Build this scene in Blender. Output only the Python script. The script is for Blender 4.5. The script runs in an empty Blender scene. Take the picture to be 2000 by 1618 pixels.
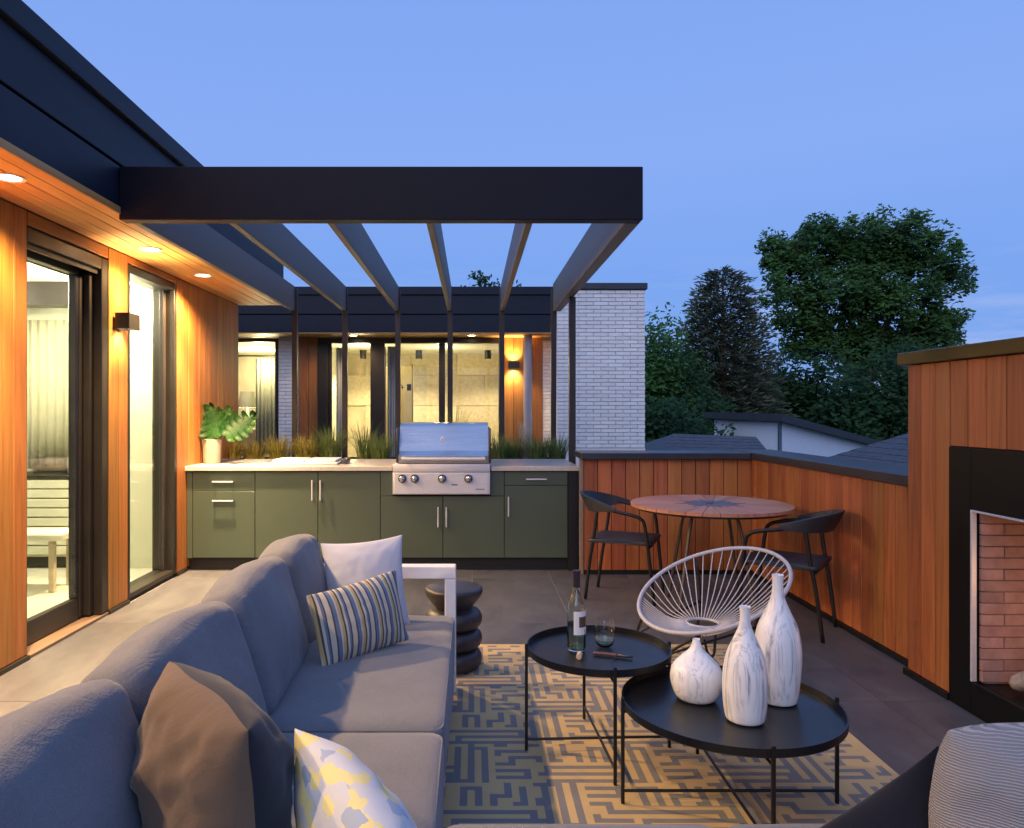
import bpy, bmesh, math, random
from mathutils import Vector, Matrix, noise
R = math.radians
S = bpy.context.scene
COL = S.collection
random.seed(7)

# ------------------------------------------------------------------ camera
cd = bpy.data.cameras.new('camera'); cam = bpy.data.objects.new('camera', cd); COL.objects.link(cam)
cam.location = (0, 0, 1.4); cam.rotation_euler = (R(90), 0, 0)
cd.sensor_width = 36; cd.lens = 26.1; cd.shift_x = 0.039; cd.shift_y = -0.003
cd.clip_start = 0.05; cd.clip_end = 2000
S.camera = cam

# ------------------------------------------------------------------ sky, sun, exposure
W = bpy.data.worlds.new('World'); S.world = W; W.use_nodes = True
nt = W.node_tree; nt.nodes.clear()
def wn(t, **k):
    n = nt.nodes.new(t)
    for a, b in k.items(): setattr(n, a, b)
    return n
out = wn('ShaderNodeOutputWorld'); bg = wn('ShaderNodeBackground')
tc = wn('ShaderNodeTexCoord'); sep = wn('ShaderNodeSeparateXYZ')
nt.links.new(tc.outputs['Generated'], sep.inputs[0])
ramp = wn('ShaderNodeValToRGB'); cr = ramp.color_ramp
stops = [(0.0, (.12, .31, .78)), (.06, (.20, .41, .95)), (.17, (.20, .405, .97)), (.32, (.27, .455, 1.02)), (.5, (.235, .425, .98)), (1.0, (.27, .46, 1.0))]
cr.elements[0].position = stops[0][0]; cr.elements[0].color = (*stops[0][1], 1)
cr.elements[1].position = stops[-1][0]; cr.elements[1].color = (*stops[-1][1], 1)
for p, c in stops[1:-1]:
    e = cr.elements.new(p); e.color = (*c, 1)
nt.links.new(sep.outputs['Z'], ramp.inputs[0])
sky = wn('ShaderNodeTexSky', sky_type='NISHITA', sun_disc=False)
sky.sun_elevation = R(3); sky.sun_rotation = R(200)
skm = wn('ShaderNodeMix', data_type='RGBA', blend_type='MULTIPLY'); skm.inputs[0].default_value = 1
nt.links.new(sky.outputs[0], skm.inputs[6]); skm.inputs[7].default_value = (.10, .10, .10, 1)
mix = wn('ShaderNodeMix', data_type='RGBA'); mix.inputs[0].default_value = .12
nt.links.new(ramp.outputs[0], mix.inputs[6]); nt.links.new(skm.outputs[2], mix.inputs[7])
# thin streaks of evening cloud low in the sky
mp = wn('ShaderNodeMapping'); mp.inputs['Scale'].default_value = (3, 3, 26); mp.inputs['Location'].default_value = (.7, .3, .55)
nt.links.new(tc.outputs['Generated'], mp.inputs[0])
nz = wn('ShaderNodeTexNoise'); nz.inputs['Scale'].default_value = 1.5; nz.inputs['Detail'].default_value = 5; nz.inputs['Roughness'].default_value = .6
nt.links.new(mp.outputs[0], nz.inputs['Vector'])
c1 = wn('ShaderNodeMapRange'); c1.inputs[1].default_value = .46; c1.inputs[2].default_value = .72
nt.links.new(nz.outputs['Fac'], c1.inputs[0])
c2 = wn('ShaderNodeMapRange'); c2.inputs[1].default_value = .20; c2.inputs[2].default_value = .07
nt.links.new(sep.outputs['Z'], c2.inputs[0])
cm = wn('ShaderNodeMath', operation='MULTIPLY'); nt.links.new(c1.outputs[0], cm.inputs[0]); nt.links.new(c2.outputs[0], cm.inputs[1])
cm2 = wn('ShaderNodeMath', operation='MULTIPLY'); cm2.inputs[1].default_value = .8; nt.links.new(cm.outputs[0], cm2.inputs[0])
mixc = wn('ShaderNodeMix', data_type='RGBA'); nt.links.new(cm2.outputs[0], mixc.inputs[0])
nt.links.new(mix.outputs[2], mixc.inputs[6]); mixc.inputs[7].default_value = (.52, .58, .88, 1)
nt.links.new(mixc.outputs[2], bg.inputs['Color']); bg.inputs['Strength'].default_value = 1.0
nt.links.new(bg.outputs[0], out.inputs[0])

sl = bpy.data.lights.new('sun', 'SUN'); so = bpy.data.objects.new('sun', sl); COL.objects.link(so)
sl.energy = .85; sl.angle = R(50); sl.color = (1, .90, .84)
so.rotation_euler = (R(62), 0, R(-20))
S.view_settings.view_transform = 'Standard'; S.view_settings.look = 'None'
S.view_settings.exposure = 0.0; S.view_settings.gamma = 1
S.view_settings.use_curve_mapping = False
WARM = (1, .63, .28)
P_DOWN, P_NEAR, P_ROOM, P_WING, P_SCONCE = 330, 170, 62, 62, 75

# ------------------------------------------------------------------ helpers
WM = {}
def px(u, v, Y):                       # photo pixel + distance -> point
    return Vector(((u - 922) / 1450 * Y, Y, 1.4 - (v - 803) / 1450 * Y))
def props(o, label=None, cat=None, group=None, kind=None):
    if label: o['label'] = label
    if cat: o['category'] = cat
    if group: o['group'] = group
    if kind: o['kind'] = kind
    return o
def empty(name, label=None, cat=None, loc=(0, 0, 0), rz=0, group=None, kind=None, parent=None):
    o = bpy.data.objects.new(name, None); COL.objects.link(o)
    o.location = loc; o.rotation_euler = (0, 0, rz); o.empty_display_size = .1
    WM[o.name] = Matrix.Translation(loc) @ Matrix.Rotation(rz, 4, 'Z')
    if parent:
        o.parent = parent; o.matrix_parent_inverse = WM[parent.name].inverted()
    return props(o, label, cat, group, kind)
def put(name, me, parent=None, mat=None, local=False):
    o = bpy.data.objects.new(name, me); COL.objects.link(o)
    m = mat if mat is not None else Matrix.Identity(4)
    o.matrix_basis = m
    WM[o.name] = m
    if parent is not None:
        o.parent = parent
        if local: WM[o.name] = WM[parent.name] @ m
        else: o.matrix_parent_inverse = WM[parent.name].inverted()
    return o
class B:
    def __init__(s): s.bm = bmesh.new(); s.mi = 0
    def _faces(s, fs):
        for f in fs: f.material_index = s.mi
    def box(s, a, b, bev=0, seg=1):
        x0, x1 = sorted((a[0], b[0])); y0, y1 = sorted((a[1], b[1])); z0, z1 = sorted((a[2], b[2]))
        v = [s.bm.verts.new(p) for p in ((x0,y0,z0),(x1,y0,z0),(x1,y1,z0),(x0,y1,z0),(x0,y0,z1),(x1,y0,z1),(x1,y1,z1),(x0,y1,z1))]
        fs = [s.bm.faces.new([v[i] for i in q]) for q in ((0,3,2,1),(4,5,6,7),(0,1,5,4),(1,2,6,5),(2,3,7,6),(3,0,4,7))]
        s._faces(fs)
        if bev:
            es = list({e for f in fs for e in f.edges})
            r = bmesh.ops.bevel(s.bm, geom=es, offset=bev, segments=seg, affect='EDGES', profile=.5)
            s._faces(r['faces'])
        return s
    def hexa(s, pts):                  # 8 points, bottom ring then top ring
        v = [s.bm.verts.new(p) for p in pts]
        s._faces([s.bm.faces.new([v[i] for i in q]) for q in ((0,3,2,1),(4,5,6,7),(0,1,5,4),(1,2,6,5),(2,3,7,6),(3,0,4,7))]); return s
    def poly(s, pts):
        s._faces([s.bm.faces.new([s.bm.verts.new(p) for p in pts])]); return s
    def prism(s, prof, axis, a, b):    # 2-D outline extruded along an axis ('x','y','z')
        def mk(p, t):
            return (t, p[0], p[1]) if axis == 'x' else ((p[0], t, p[1]) if axis == 'y' else (p[0], p[1], t))
        A = [s.bm.verts.new(mk(p, a)) for p in prof]; Bv = [s.bm.verts.new(mk(p, b)) for p in prof]
        n = len(prof); fs = [s.bm.faces.new(A), s.bm.faces.new(Bv[::-1])]
        for i in range(n): fs.append(s.bm.faces.new((A[i], Bv[i], Bv[(i+1) % n], A[(i+1) % n])))
        s._faces(fs); return s
    def tube(s, pts, r, seg=8, closed=False, cap=True):
        pts = [Vector(p) for p in pts]; n = len(pts); rings = []
        rr = r if isinstance(r, (list, tuple)) else [r] * n
        prev = None
        for i, p in enumerate(pts):
            if closed: t = pts[(i+1) % n] - pts[i-1]
            else: t = pts[min(i+1, n-1)] - pts[max(i-1, 0)]
            t.normalize()
            if prev is None:
                u = t.orthogonal().normalized()
            else:
                u = (prev - t * prev.dot(t))
                u = u.normalized() if u.length > 1e-6 else t.orthogonal().normalized()
            prev = u; w = t.cross(u)
            rings.append([s.bm.verts.new(p + (u * math.cos(2*math.pi*k/seg) + w * math.sin(2*math.pi*k/seg)) * rr[i]) for k in range(seg)])
        fs = []
        for i in range(n if closed else n-1):
            a, b = rings[i], rings[(i+1) % n]
            for k in range(seg): fs.append(s.bm.faces.new((a[k], a[(k+1) % seg], b[(k+1) % seg], b[k])))
        if cap and not closed:
            fs.append(s.bm.faces.new(rings[0][::-1])); fs.append(s.bm.faces.new(rings[-1]))
        s._faces(fs); return s
    def lathe(s, prof, c=(0, 0, 0), seg=32, wob=None):
        rings = []
        for r, z in prof:
            if r < 1e-5: rings.append([s.bm.verts.new((c[0], c[1], c[2] + z))])
            else: rings.append([s.bm.verts.new((c[0] + r*math.cos(2*math.pi*k/seg), c[1] + r*math.sin(2*math.pi*k/seg), c[2] + z)) for k in range(seg)])
        fs = []
        for a, b in zip(rings, rings[1:]):
            for k in range(seg):
                k2 = (k+1) % seg
                if len(a) == 1 and len(b) == 1: continue
                if len(a) == 1: fs.append(s.bm.faces.new((a[0], b[k2], b[k])))
                elif len(b) == 1: fs.append(s.bm.faces.new((a[k], a[k2], b[0])))
                else: fs.append(s.bm.faces.new((a[k], a[k2], b[k2], b[k])))
        s._faces(fs); return s
    def mesh(s, name, mats, smooth=False, ang=None):
        bmesh.ops.recalc_face_normals(s.bm, faces=s.bm.faces)
        me = bpy.data.meshes.new(name); s.bm.to_mesh(me); s.bm.free()
        for m in (mats if isinstance(mats, (list, tuple)) else [mats]): me.materials.append(m)
        if smooth:
            me.polygons.foreach_set('use_smooth', [True] * len(me.polygons))
            if ang is not None: me.set_sharp_from_angle(angle=R(ang))
        return me
    def obj(s, name, mats, parent=None, smooth=False, ang=None, mat=None, local=False):
        return put(name, s.mesh(name, mats, smooth, ang), parent, mat, local)
def basis(c, w, up):                   # local x -> w, z -> up, y -> the normal away from the front
    w = Vector(w).normalized(); up = Vector(up); up = (up - w * up.dot(w)).normalized(); y = up.cross(w)
    m = Matrix((w, y, up)).transposed().to_4x4(); m.translation = Vector(c); return m
def arc(c, r, a0, a1, n, z=None):
    return [(c[0] + r*math.cos(a0 + (a1-a0)*i/n), c[1] + r*math.sin(a0 + (a1-a0)*i/n), c[2]) for i in range(n+1)]
def smooth_path(pts, n=6):             # Catmull-Rom
    P = [Vector(p) for p in pts]; P = [2*P[0]-P[1]] + P + [2*P[-1]-P[-2]]; o = []
    for i in range(1, len(P)-2):
        for k in range(n):
            t = k/n; a, b, c, d = P[i-1:i+3]
            o.append(.5*((2*b) + (c-a)*t + (2*a-5*b+4*c-d)*t*t + (3*b-a-3*c+d)*t**3))
    o.append(P[-2]); return o

# ------------------------------------------------------------------ materials
def mat(name):
    m = bpy.data.materials.new(name); m.use_nodes = True
    t = m.node_tree; return m, t, t.nodes['Principled BSDF']
def N(t, k, **kw):
    n = t.nodes.new(k)
    for a, b in kw.items(): setattr(n, a, b)
    return n
def coords(t, scale, rnd=True, kind='Object'):
    tc = N(t, 'ShaderNodeTexCoord'); mp = N(t, 'ShaderNodeMapping'); mp.inputs['Scale'].default_value = scale
    t.links.new(tc.outputs[kind], mp.inputs[0])
    if rnd:
        oi = N(t, 'ShaderNodeObjectInfo'); mu = N(t, 'ShaderNodeMath', operation='MULTIPLY'); mu.inputs[1].default_value = 37
        t.links.new(oi.outputs['Random'], mu.inputs[0]); t.links.new(mu.outputs[0], mp.inputs['Location'])
    return mp.outputs[0]
def ramp_(t, fac, stops):
    r = N(t, 'ShaderNodeValToRGB'); e = r.color_ramp.elements
    e[0].position, e[0].color = stops[0][0], (*stops[0][1], 1)
    e[1].position, e[1].color = stops[-1][0], (*stops[-1][1], 1)
    for p, c in stops[1:-1]: e.new(p).color = (*c, 1)
    t.links.new(fac, r.inputs[0]); return r.outputs[0]
def noise_(t, vec, scale, detail=4, rough=.55, dist=0):
    n = N(t, 'ShaderNodeTexNoise'); n.inputs['Scale'].default_value = scale; n.inputs['Detail'].default_value = detail
    n.inputs['Roughness'].default_value = rough; n.inputs['Distortion'].default_value = dist
    t.links.new(vec, n.inputs['Vector']); return n.outputs['Fac']
def bump_(t, b, h, strength, dist=.01):
    n = N(t, 'ShaderNodeBump'); n.inputs['Strength'].default_value = strength; n.inputs['Distance'].default_value = dist
    t.links.new(h, n.inputs['Height']); t.links.new(n.outputs[0], b.inputs['Normal'])
def vary(t, col, amt=.35, hue=.015):   # piece-to-piece variation
    oi = N(t, 'ShaderNodeObjectInfo'); h = N(t, 'ShaderNodeHueSaturation')
    r = N(t, 'ShaderNodeMapRange'); r.inputs[3].default_value = 1-amt; r.inputs[4].default_value = 1+amt
    t.links.new(oi.outputs['Random'], r.inputs[0]); t.links.new(r.outputs[0], h.inputs['Value'])
    m = N(t, 'ShaderNodeMath', operation='MULTIPLY'); m.inputs[1].default_value = 7.31
    f = N(t, 'ShaderNodeMath', operation='FRACT'); t.links.new(oi.outputs['Random'], m.inputs[0]); t.links.new(m.outputs[0], f.inputs[0])
    r2 = N(t, 'ShaderNodeMapRange'); r2.inputs[3].default_value = .5-hue; r2.inputs[4].default_value = .5+hue
    t.links.new(f.outputs[0], r2.inputs[0]); t.links.new(r2.outputs[0], h.inputs['Hue'])
    t.links.new(col, h.inputs['Color']); return h.outputs[0]
def plain(name, col, rough=.5, metal=0, var=.12, scale=6, bump=0, bscale=80, spec=.5, aniso=None):
    m, t, b = mat(name)
    v = coords(t, (1, 1, 1) if aniso is None else aniso, rnd=False)
    f = noise_(t, v, scale)
    lo = tuple(c*(1-var) for c in col); hi = tuple(min(1, c*(1+var)) for c in col)
    t.links.new(ramp_(t, f, [(.25, lo), (.75, hi)]), b.inputs['Base Color'])
    rr = N(t, 'ShaderNodeMapRange'); rr.inputs[3].default_value = max(0, rough-.08); rr.inputs[4].default_value = min(1, rough+.08)
    t.links.new(f, rr.inputs[0]); t.links.new(rr.outputs[0], b.inputs['Roughness'])
    b.inputs['Metallic'].default_value = metal; b.inputs['Specular IOR Level'].default_value = spec
    if bump: bump_(t, b, noise_(t, v, bscale, 3), bump, .004)
    return m
def wood(name, dark, base, light, axis='z', amt=.3, rough=.5, hue=.012):
    m, t, b = mat(name)
    sc = {'z': (16, 16, .8), 'y': (16, .8, 16), 'x': (.8, 16, 16)}[axis]
    v = coords(t, sc)
    f = noise_(t, v, 1.4, 7, .62, 1.2)
    c = ramp_(t, f, [(.28, dark), (.48, base), (.72, light)])
    t.links.new(vary(t, c, amt, hue), b.inputs['Base Color'])
    b.inputs['Roughness'].default_value = rough
    bump_(t, b, noise_(t, v, 5, 5), .18, .003)
    return m
def fabric(name, col, col2=None, weave=420, bump=.25, var=.14, rough=.95, wrinkle=0):
    m, t, b = mat(name)
    v = coords(t, (1, 1, 1), rnd=False)
    f = noise_(t, v, 5, 5); f2 = noise_(t, v, weave, 2)
    ad = N(t, 'ShaderNodeMath', operation='ADD'); t.links.new(f, ad.inputs[0]); t.links.new(f2, ad.inputs[1])
    hf = N(t, 'ShaderNodeMath', operation='MULTIPLY'); hf.inputs[1].default_value = .5; t.links.new(ad.outputs[0], hf.inputs[0])
    col2 = col2 or tuple(c*(1-2*var) for c in col)
    t.links.new(ramp_(t, hf.outputs[0], [(.35, col2), (.65, col)]), b.inputs['Base Color'])
    b.inputs['Roughness'].default_value = rough; b.inputs['Specular IOR Level'].default_value = .15
    b.inputs['Sheen Weight'].default_value = .2
    w3 = noise_(t, coords(t, (1, .45, 1.6), rnd=False), 11, 3, .5, 1.5); rg = N(t, 'ShaderNodeMath', operation='PINGPONG'); rg.inputs[1].default_value = .5; t.links.new(w3, rg.inputs[0])
    b1 = N(t, 'ShaderNodeBump'); b1.inputs['Strength'].default_value = wrinkle; b1.inputs['Distance'].default_value = .03; t.links.new(rg.outputs[0], b1.inputs['Height'])
    b2 = N(t, 'ShaderNodeBump'); b2.inputs['Strength'].default_value = bump; b2.inputs['Distance'].default_value = .003; t.links.new(f2, b2.inputs['Height'])
    t.links.new(b1.outputs[0], b2.inputs['Normal']); t.links.new(b2.outputs[0], b.inputs['Normal'])
    return m
def glass(name, tint=(1, 1, 1), refl=1.0):
    m = bpy.data.materials.new(name); m.use_nodes = True; t = m.node_tree; t.nodes.clear()
    o = N(t, 'ShaderNodeOutputMaterial'); tr = N(t, 'ShaderNodeBsdfTransparent'); gl = N(t, 'ShaderNodeBsdfGlossy')
    tr.inputs[0].default_value = (*tint, 1); gl.inputs['Roughness'].default_value = .01
    lw = N(t, 'ShaderNodeLayerWeight'); pw = N(t, 'ShaderNodeMath', operation='POWER'); pw.inputs[1].default_value = 5; t.links.new(lw.outputs['Facing'], pw.inputs[0])
    mu = N(t, 'ShaderNodeMath', operation='MULTIPLY_ADD'); mu.inputs[1].default_value = .9*min(1, refl); mu.inputs[2].default_value = .035*refl; t.links.new(pw.outputs[0], mu.inputs[0])
    mx = N(t, 'ShaderNodeMixShader'); t.links.new(mu.outputs[0], mx.inputs[0]); t.links.new(tr.outputs[0], mx.inputs[1]); t.links.new(gl.outputs[0], mx.inputs[2])
    t.links.new(mx.outputs[0], o.inputs[0]); return m
def emit(name, col, s):
    m = bpy.data.materials.new(name); m.use_nodes = True; t = m.node_tree; t.nodes.clear()
    o = N(t, 'ShaderNodeOutputMaterial'); e = N(t, 'ShaderNodeEmission'); e.inputs[0].default_value = (*col, 1); e.inputs[1].default_value = s
    t.links.new(e.outputs[0], o.inputs[0]); return m
def leafmat(name, dark, light, trans=.25, scale=.5):
    m, t, b = mat(name)
    v = coords(t, (1, 1, 1), rnd=False)
    f = noise_(t, v, scale, 3); g = noise_(t, v, scale*14, 1)
    ad = N(t, 'ShaderNodeMath', operation='ADD'); t.links.new(f, ad.inputs[0]); t.links.new(g, ad.inputs[1])
    hf = N(t, 'ShaderNodeMath', operation='MULTIPLY'); hf.inputs[1].default_value = .5; t.links.new(ad.outputs[0], hf.inputs[0])
    c = ramp_(t, hf.outputs[0], [(.36, dark), (.66, light)])
    t.links.new(c, b.inputs['Base Color']); b.inputs['Roughness'].default_value = .6; b.inputs['Specular IOR Level'].default_value = .12
    tl = N(t, 'ShaderNodeBsdfTranslucent'); t.links.new(c, tl.inputs[0])
    mx = N(t, 'ShaderNodeMixShader'); mx.inputs[0].default_value = trans
    o = t.nodes['Material Output']; t.links.new(b.outputs[0], mx.inputs[1]); t.links.new(tl.outputs[0], mx.inputs[2]); t.links.new(mx.outputs[0], o.inputs[0])
    return m

M = {}
M['cedar'] = wood('cedar', (.24, .064, .018), (.40, .122, .036), (.47, .160, .055), 'z', .22)
M['cedar_y'] = wood('cedar_soffit', (.38, .17, .05), (.52, .26, .09), (.60, .33, .13), 'y', .12)
M['cedar_house'] = wood('cedar_house', (.20, .070, .013), (.315, .124, .024), (.40, .168, .038), 'z', .18)
M['black'] = plain('black_metal', (.006, .006, .008), .45, var=.2, scale=9, bump=.05)
M['black_gloss'] = plain('black_steel_panel', (.006, .006, .006), .38, var=.1, scale=5, spec=.2)
M['fascia'] = plain('fascia_paint', (.012, .018, .034), .5, var=.2, scale=4, bump=.08, spec=.22, aniso=(5, .4, 5))
M['pergola'] = plain('pergola_paint', (.010, .010, .017), .5, var=.2, scale=4, bump=.08, spec=.16)
M['rafter'] = plain('rafter_paint', (.10, .10, .105), .5, var=.15, scale=5, bump=.08, aniso=(6, .5, 6))
M['frame'] = plain('window_frame', (.018, .015, .012), .4, var=.15)
M['brown_post'] = plain('bronze_post', (.030, .024, .024), .4, var=.15)
M['coping'] = plain('bronze_coping', (.105, .072, .030), .3, metal=.8, var=.15, scale=3)
M['cap'] = plain('parapet_cap', (.035, .037, .045), .32, var=.25, scale=5)
M['white_frame'] = plain('white_frame', (.78, .78, .80), .4, var=.04)
M['wall_white'] = plain('interior_wall', (.62, .63, .52), .8, var=.08, scale=2)
M['wall_beige'] = plain('plaster_wall', (.50, .43, .30), .75, var=.30, scale=2.2, bump=.1, bscale=20)
M['ceil'] = plain('interior_ceiling', (.62, .60, .50), .8, var=.04)
M['floor_in'] = plain('interior_floor', (.70, .68, .58), .35, var=.05)
M['curtain'] = fabric('curtain', (.55, .54, .40), (.42, .41, .30), 200)
M['glass'] = glass('window_glass', (.97, .99, .97), 1.0)
M['lamp'] = emit('lamp_disc', (1, .80, .52), 30)
M['lamp_in'] = emit('room_lamp', (1, .93, .70), 9)
M['grout'] = plain('grout', (.34, .32, .31), .9, var=.1, scale=12)
M['sofa'] = fabric('sofa_fabric', (.172, .178, .200), (.128, .134, .152), 210, .45, wrinkle=.12)
M['brown'] = fabric('brown_linen', (.15, .102, .068), (.11, .074, .048), 480, .35, wrinkle=.10)
M['brown_shade'] = fabric('brown_linen_shade', (.012, .018, .032), (.008, .012, .022), 480, .25)  # dark blue: the brown pillow's shaded side put into the colour
M['offwhite'] = fabric('white_linen', (.49, .515, .61), (.44, .46, .55), 380, .35)
M['blackcloth'] = fabric('black_cloth', (.014, .014, .02), None, 400, .2)
M['steel'] = plain('brushed_steel', (.62, .62, .65), .24, metal=1, var=.05, scale=3, aniso=(1, 40, 40))
M['steel_dull'] = plain('satin_steel', (.62, .62, .67), .40, metal=.25, var=.05, scale=3, aniso=(1, 40, 40))
M['dark_steel'] = plain('dark_knob_metal', (.10, .10, .11), .3, metal=.9)
M['cab'] = plain('cabinet_paint', (.062, .084, .060), .42, var=.06, scale=2)
M['cab_in'] = plain('cabinet_shadow_gap', (.012, .012, .010), .7)
M['quartz'] = plain('quartz_counter', (.50, .47, .43), .3, var=.1, scale=30)
M['ceramic_stool'] = plain('charcoal_ceramic', (.030, .030, .038), .42, var=.35, scale=8, bump=.1, bscale=30)
M['tray'] = plain('tray_metal', (.007, .008, .010), .34, var=.3, scale=5)
M['plastic'] = plain('chair_plastic', (.022, .024, .030), .5, var=.15)
M['cord'] = plain('cord_vinyl', (.48, .48, .53), .45, var=.08, scale=20)
M['bamboo'] = wood('terracotta_slat', (.40, .15, .085), (.52, .215, .12), (.58, .27, .16), 'x', .12, .55)
M['stone_grey'] = plain('grey_centre', (.12, .12, .15), .5, var=.15)
M['legbrown'] = plain('table_leg_metal', (.12, .10, .085), .4, metal=.5)
M['pot'] = plain('terracotta_pot', (.42, .33, .27), .8, var=.25, scale=14, bump=.35, bscale=18)
M['soil'] = plain('soil', (.035, .026, .018), .95, var=.4, scale=30, bump=.5)
M['bark'] = plain('bark', (.11, .075, .055), .9, var=.4, scale=8, bump=.5, bscale=14, aniso=(4, 4, .6))
M['leaf_big'] = leafmat('deciduous_leaf', (.030, .078, .022), (.115, .235, .06), .25, .45)
M['leaf_mid'] = leafmat('bush_leaf', (.03, .085, .02), (.09, .20, .05), .25, .6)
M['leaf_dark'] = leafmat('dark_leaf', (.016, .046, .018), (.05, .11, .036), .2, .5)
M['needle'] = leafmat('needle', (.040, .052, .030), (.125, .135, .075), .1, .7)
M['grassblade'] = leafmat('grass_blade', (.20, .19, .035), (.52, .44, .12), .3, 6)
M['grassgreen'] = leafmat('green_blade', (.07, .13, .04), (.24, .30, .10), .3, 6)
M['pampas'] = leafmat('pale_blade', (.40, .36, .28), (.66, .62, .52), .3, 6)
M['monstera'] = leafmat('monstera_leaf', (.005, .030, .008), (.022, .10, .018), .2, 5)
M['monstera'].node_tree.nodes['Principled BSDF'].inputs['Roughness'].default_value = .5; M['monstera'].node_tree.nodes['Principled BSDF'].inputs['Specular IOR Level'].default_value = .2
M['stem'] = plain('green_stem', (.07, .14, .03), .5)
M['lawn'] = plain('ground_cover', (.022, .035, .016), .95, var=.5, scale=.6, bump=.4, bscale=3)
M['siding'] = plain('white_siding', (.82, .82, .83), .7, var=.04, scale=2)
M['shingle'] = plain('roof_shingle', (.075, .08, .095), .9, var=.45, scale=9, bump=.5, bscale=25, aniso=(1, 1, 3))
M['roofdark'] = plain('dark_roof', (.035, .038, .042), .7, var=.2)
M['bottle_glass'] = glass('bottle_glass', (.93, .96, .93), 2.6)
M['clear_glass'] = glass('tumbler_glass', (.97, .98, .98), 2.2)
def realglass(name, tint):
    m, t, b = mat(name); b.inputs['Base Color'].default_value = (*tint, 1); b.inputs['Transmission Weight'].default_value = 1
    b.inputs['Roughness'].default_value = .0; b.inputs['IOR'].default_value = 1.45; return m
M['bottle_glass'] = realglass('bottle_glass', (.93, .98, .93)); M['clear_glass'] = realglass('tumbler_glass', (.98, 1, .99))
M['wine'] = glass('wine', (.93, .95, .80), 1.2)
M['paper'] = plain('label_paper', (.72, .70, .72), .7, var=.03)
M['label_brown'] = plain('label_print', (.10, .055, .04), .7)
M['foil'] = plain('bottle_foil', (.02, .014, .025), .35)
M['cork'] = plain('cork', (.55, .40, .28), .9, var=.3, scale=120)
M['corkscrew_wood'] = plain('corkscrew_handle', (.14, .06, .06), .4)
M['log'] = plain('driftwood', (.34, .29, .25), .9, var=.4, scale=10, bump=.7, bscale=24, aniso=(1, 5, 5))
M['pebble'] = plain('pebble', (.55, .50, .46), .8, var=.3, scale=30)
M['pipe'] = plain('grey_downpipe', (.36, .33, .36), .5, var=.08)

def tilemat():
    m, t, b = mat('porcelain_tile'); v = coords(t, (1.2, .5, 1)); f = noise_(t, v, 2.2, 7, .6, .8); g = noise_(t, v, 16, 4)
    ad = N(t, 'ShaderNodeMath', operation='MULTIPLY_ADD'); ad.inputs[1].default_value = .35; t.links.new(g, ad.inputs[0]); t.links.new(f, ad.inputs[2])
    t.links.new(vary(t, ramp_(t, ad.outputs[0], [(.45, (.052, .053, .064)), (.85, (.102, .102, .114))]), .07, .004), b.inputs['Base Color'])
    b.inputs['Roughness'].default_value = .48; bump_(t, b, g, .06, .004); return m
M['tile'] = tilemat()
def brickmat(name, a, c, amt, rough=.75):
    m, t, b = mat(name); v = coords(t, (1, 1, 1)); f = noise_(t, v, 14, 4)
    t.links.new(vary(t, ramp_(t, f, [(.3, a), (.7, c)]), amt, .006), b.inputs['Base Color'])
    b.inputs['Roughness'].default_value = rough; bump_(t, b, noise_(t, v, 40, 3), .25, .004); return m
M['brick'] = brickmat('white_brick', (.80, .80, .80), (.86, .86, .87), .07)
M['mortar'] = plain('white_mortar', (.62, .61, .64), .9, var=.1, scale=20)
M['firebrick'] = brickmat('fire_brick', (.27, .155, .135), (.42, .25, .22), .16)
M['firemortar'] = plain('fire_mortar', (.40, .30, .28), .9)
def marble():
    m, t, b = mat('marbled_glaze'); v = coords(t, (15, 15, .75)); f = noise_(t, v, 1.1, 6, .6, 1.0); w = noise_(t, v, .6, 2)
    c = ramp_(t, f, [(.30, (.80, .80, .82)), (.37, (.44, .47, .50)), (.39, (.24, .27, .30)), (.41, (.52, .54, .57)), (.46, (.80, .80, .82)), (.53, (.80, .80, .82)), (.56, (.55, .56, .58)), (.60, (.82, .82, .84))])
    mk = N(t, 'ShaderNodeMapRange'); mk.inputs[1].default_value = .36; mk.inputs[2].default_value = .54; t.links.new(noise_(t, coords(t, (6, 6, 5)), .9, 3), mk.inputs[0])
    mx = N(t, 'ShaderNodeMix', data_type='RGBA'); t.links.new(mk.outputs[0], mx.inputs[0]); mx.inputs[6].default_value = (.88, .88, .90, 1)
    t.links.new(c, mx.inputs[7]); t.links.new(mx.outputs[2], b.inputs['Base Color'])
    b.inputs['Roughness'].default_value = .35; return m
M['marble'] = marble()
def stripes():
    m, t, b = mat('striped_cloth'); tc = N(t, 'ShaderNodeTexCoord'); sp = N(t, 'ShaderNodeSeparateXYZ'); t.links.new(tc.outputs['Object'], sp.inputs[0])
    mu = N(t, 'ShaderNodeMath', operation='MULTIPLY'); mu.inputs[1].default_value = 11.4; t.links.new(sp.outputs['X'], mu.inputs[0])
    fr = N(t, 'ShaderNodeMath', operation='FRACT'); t.links.new(mu.outputs[0], fr.inputs[0])
    r = N(t, 'ShaderNodeValToRGB'); r.color_ramp.interpolation = 'CONSTANT'; e = r.color_ramp.elements
    cream, blue, dark, tan = (.54, .48, .37), (.13, .18, .29), (.085, .072, .07), (.46, .34, .15)
    seq = [(0, cream), (.22, dark), (.30, blue), (.46, cream), (.54, tan), (.66, dark), (.74, cream), (.84, blue), (.93, dark)]
    e[0].position, e[0].color = 0, (*cream, 1); e[1].position, e[1].color = .93, (*dark, 1)
    for p, c in seq[1:-1]: e.new(p).color = (*c, 1)
    t.links.new(fr.outputs[0], r.inputs[0]); t.links.new(r.outputs[0], b.inputs['Base Color']); b.inputs['Roughness'].default_value = .95
    v = coords(t, (1, 1, 1), False); bump_(t, b, noise_(t, v, 420, 2), .3, .003); return m
M['stripe'] = stripes()
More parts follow.
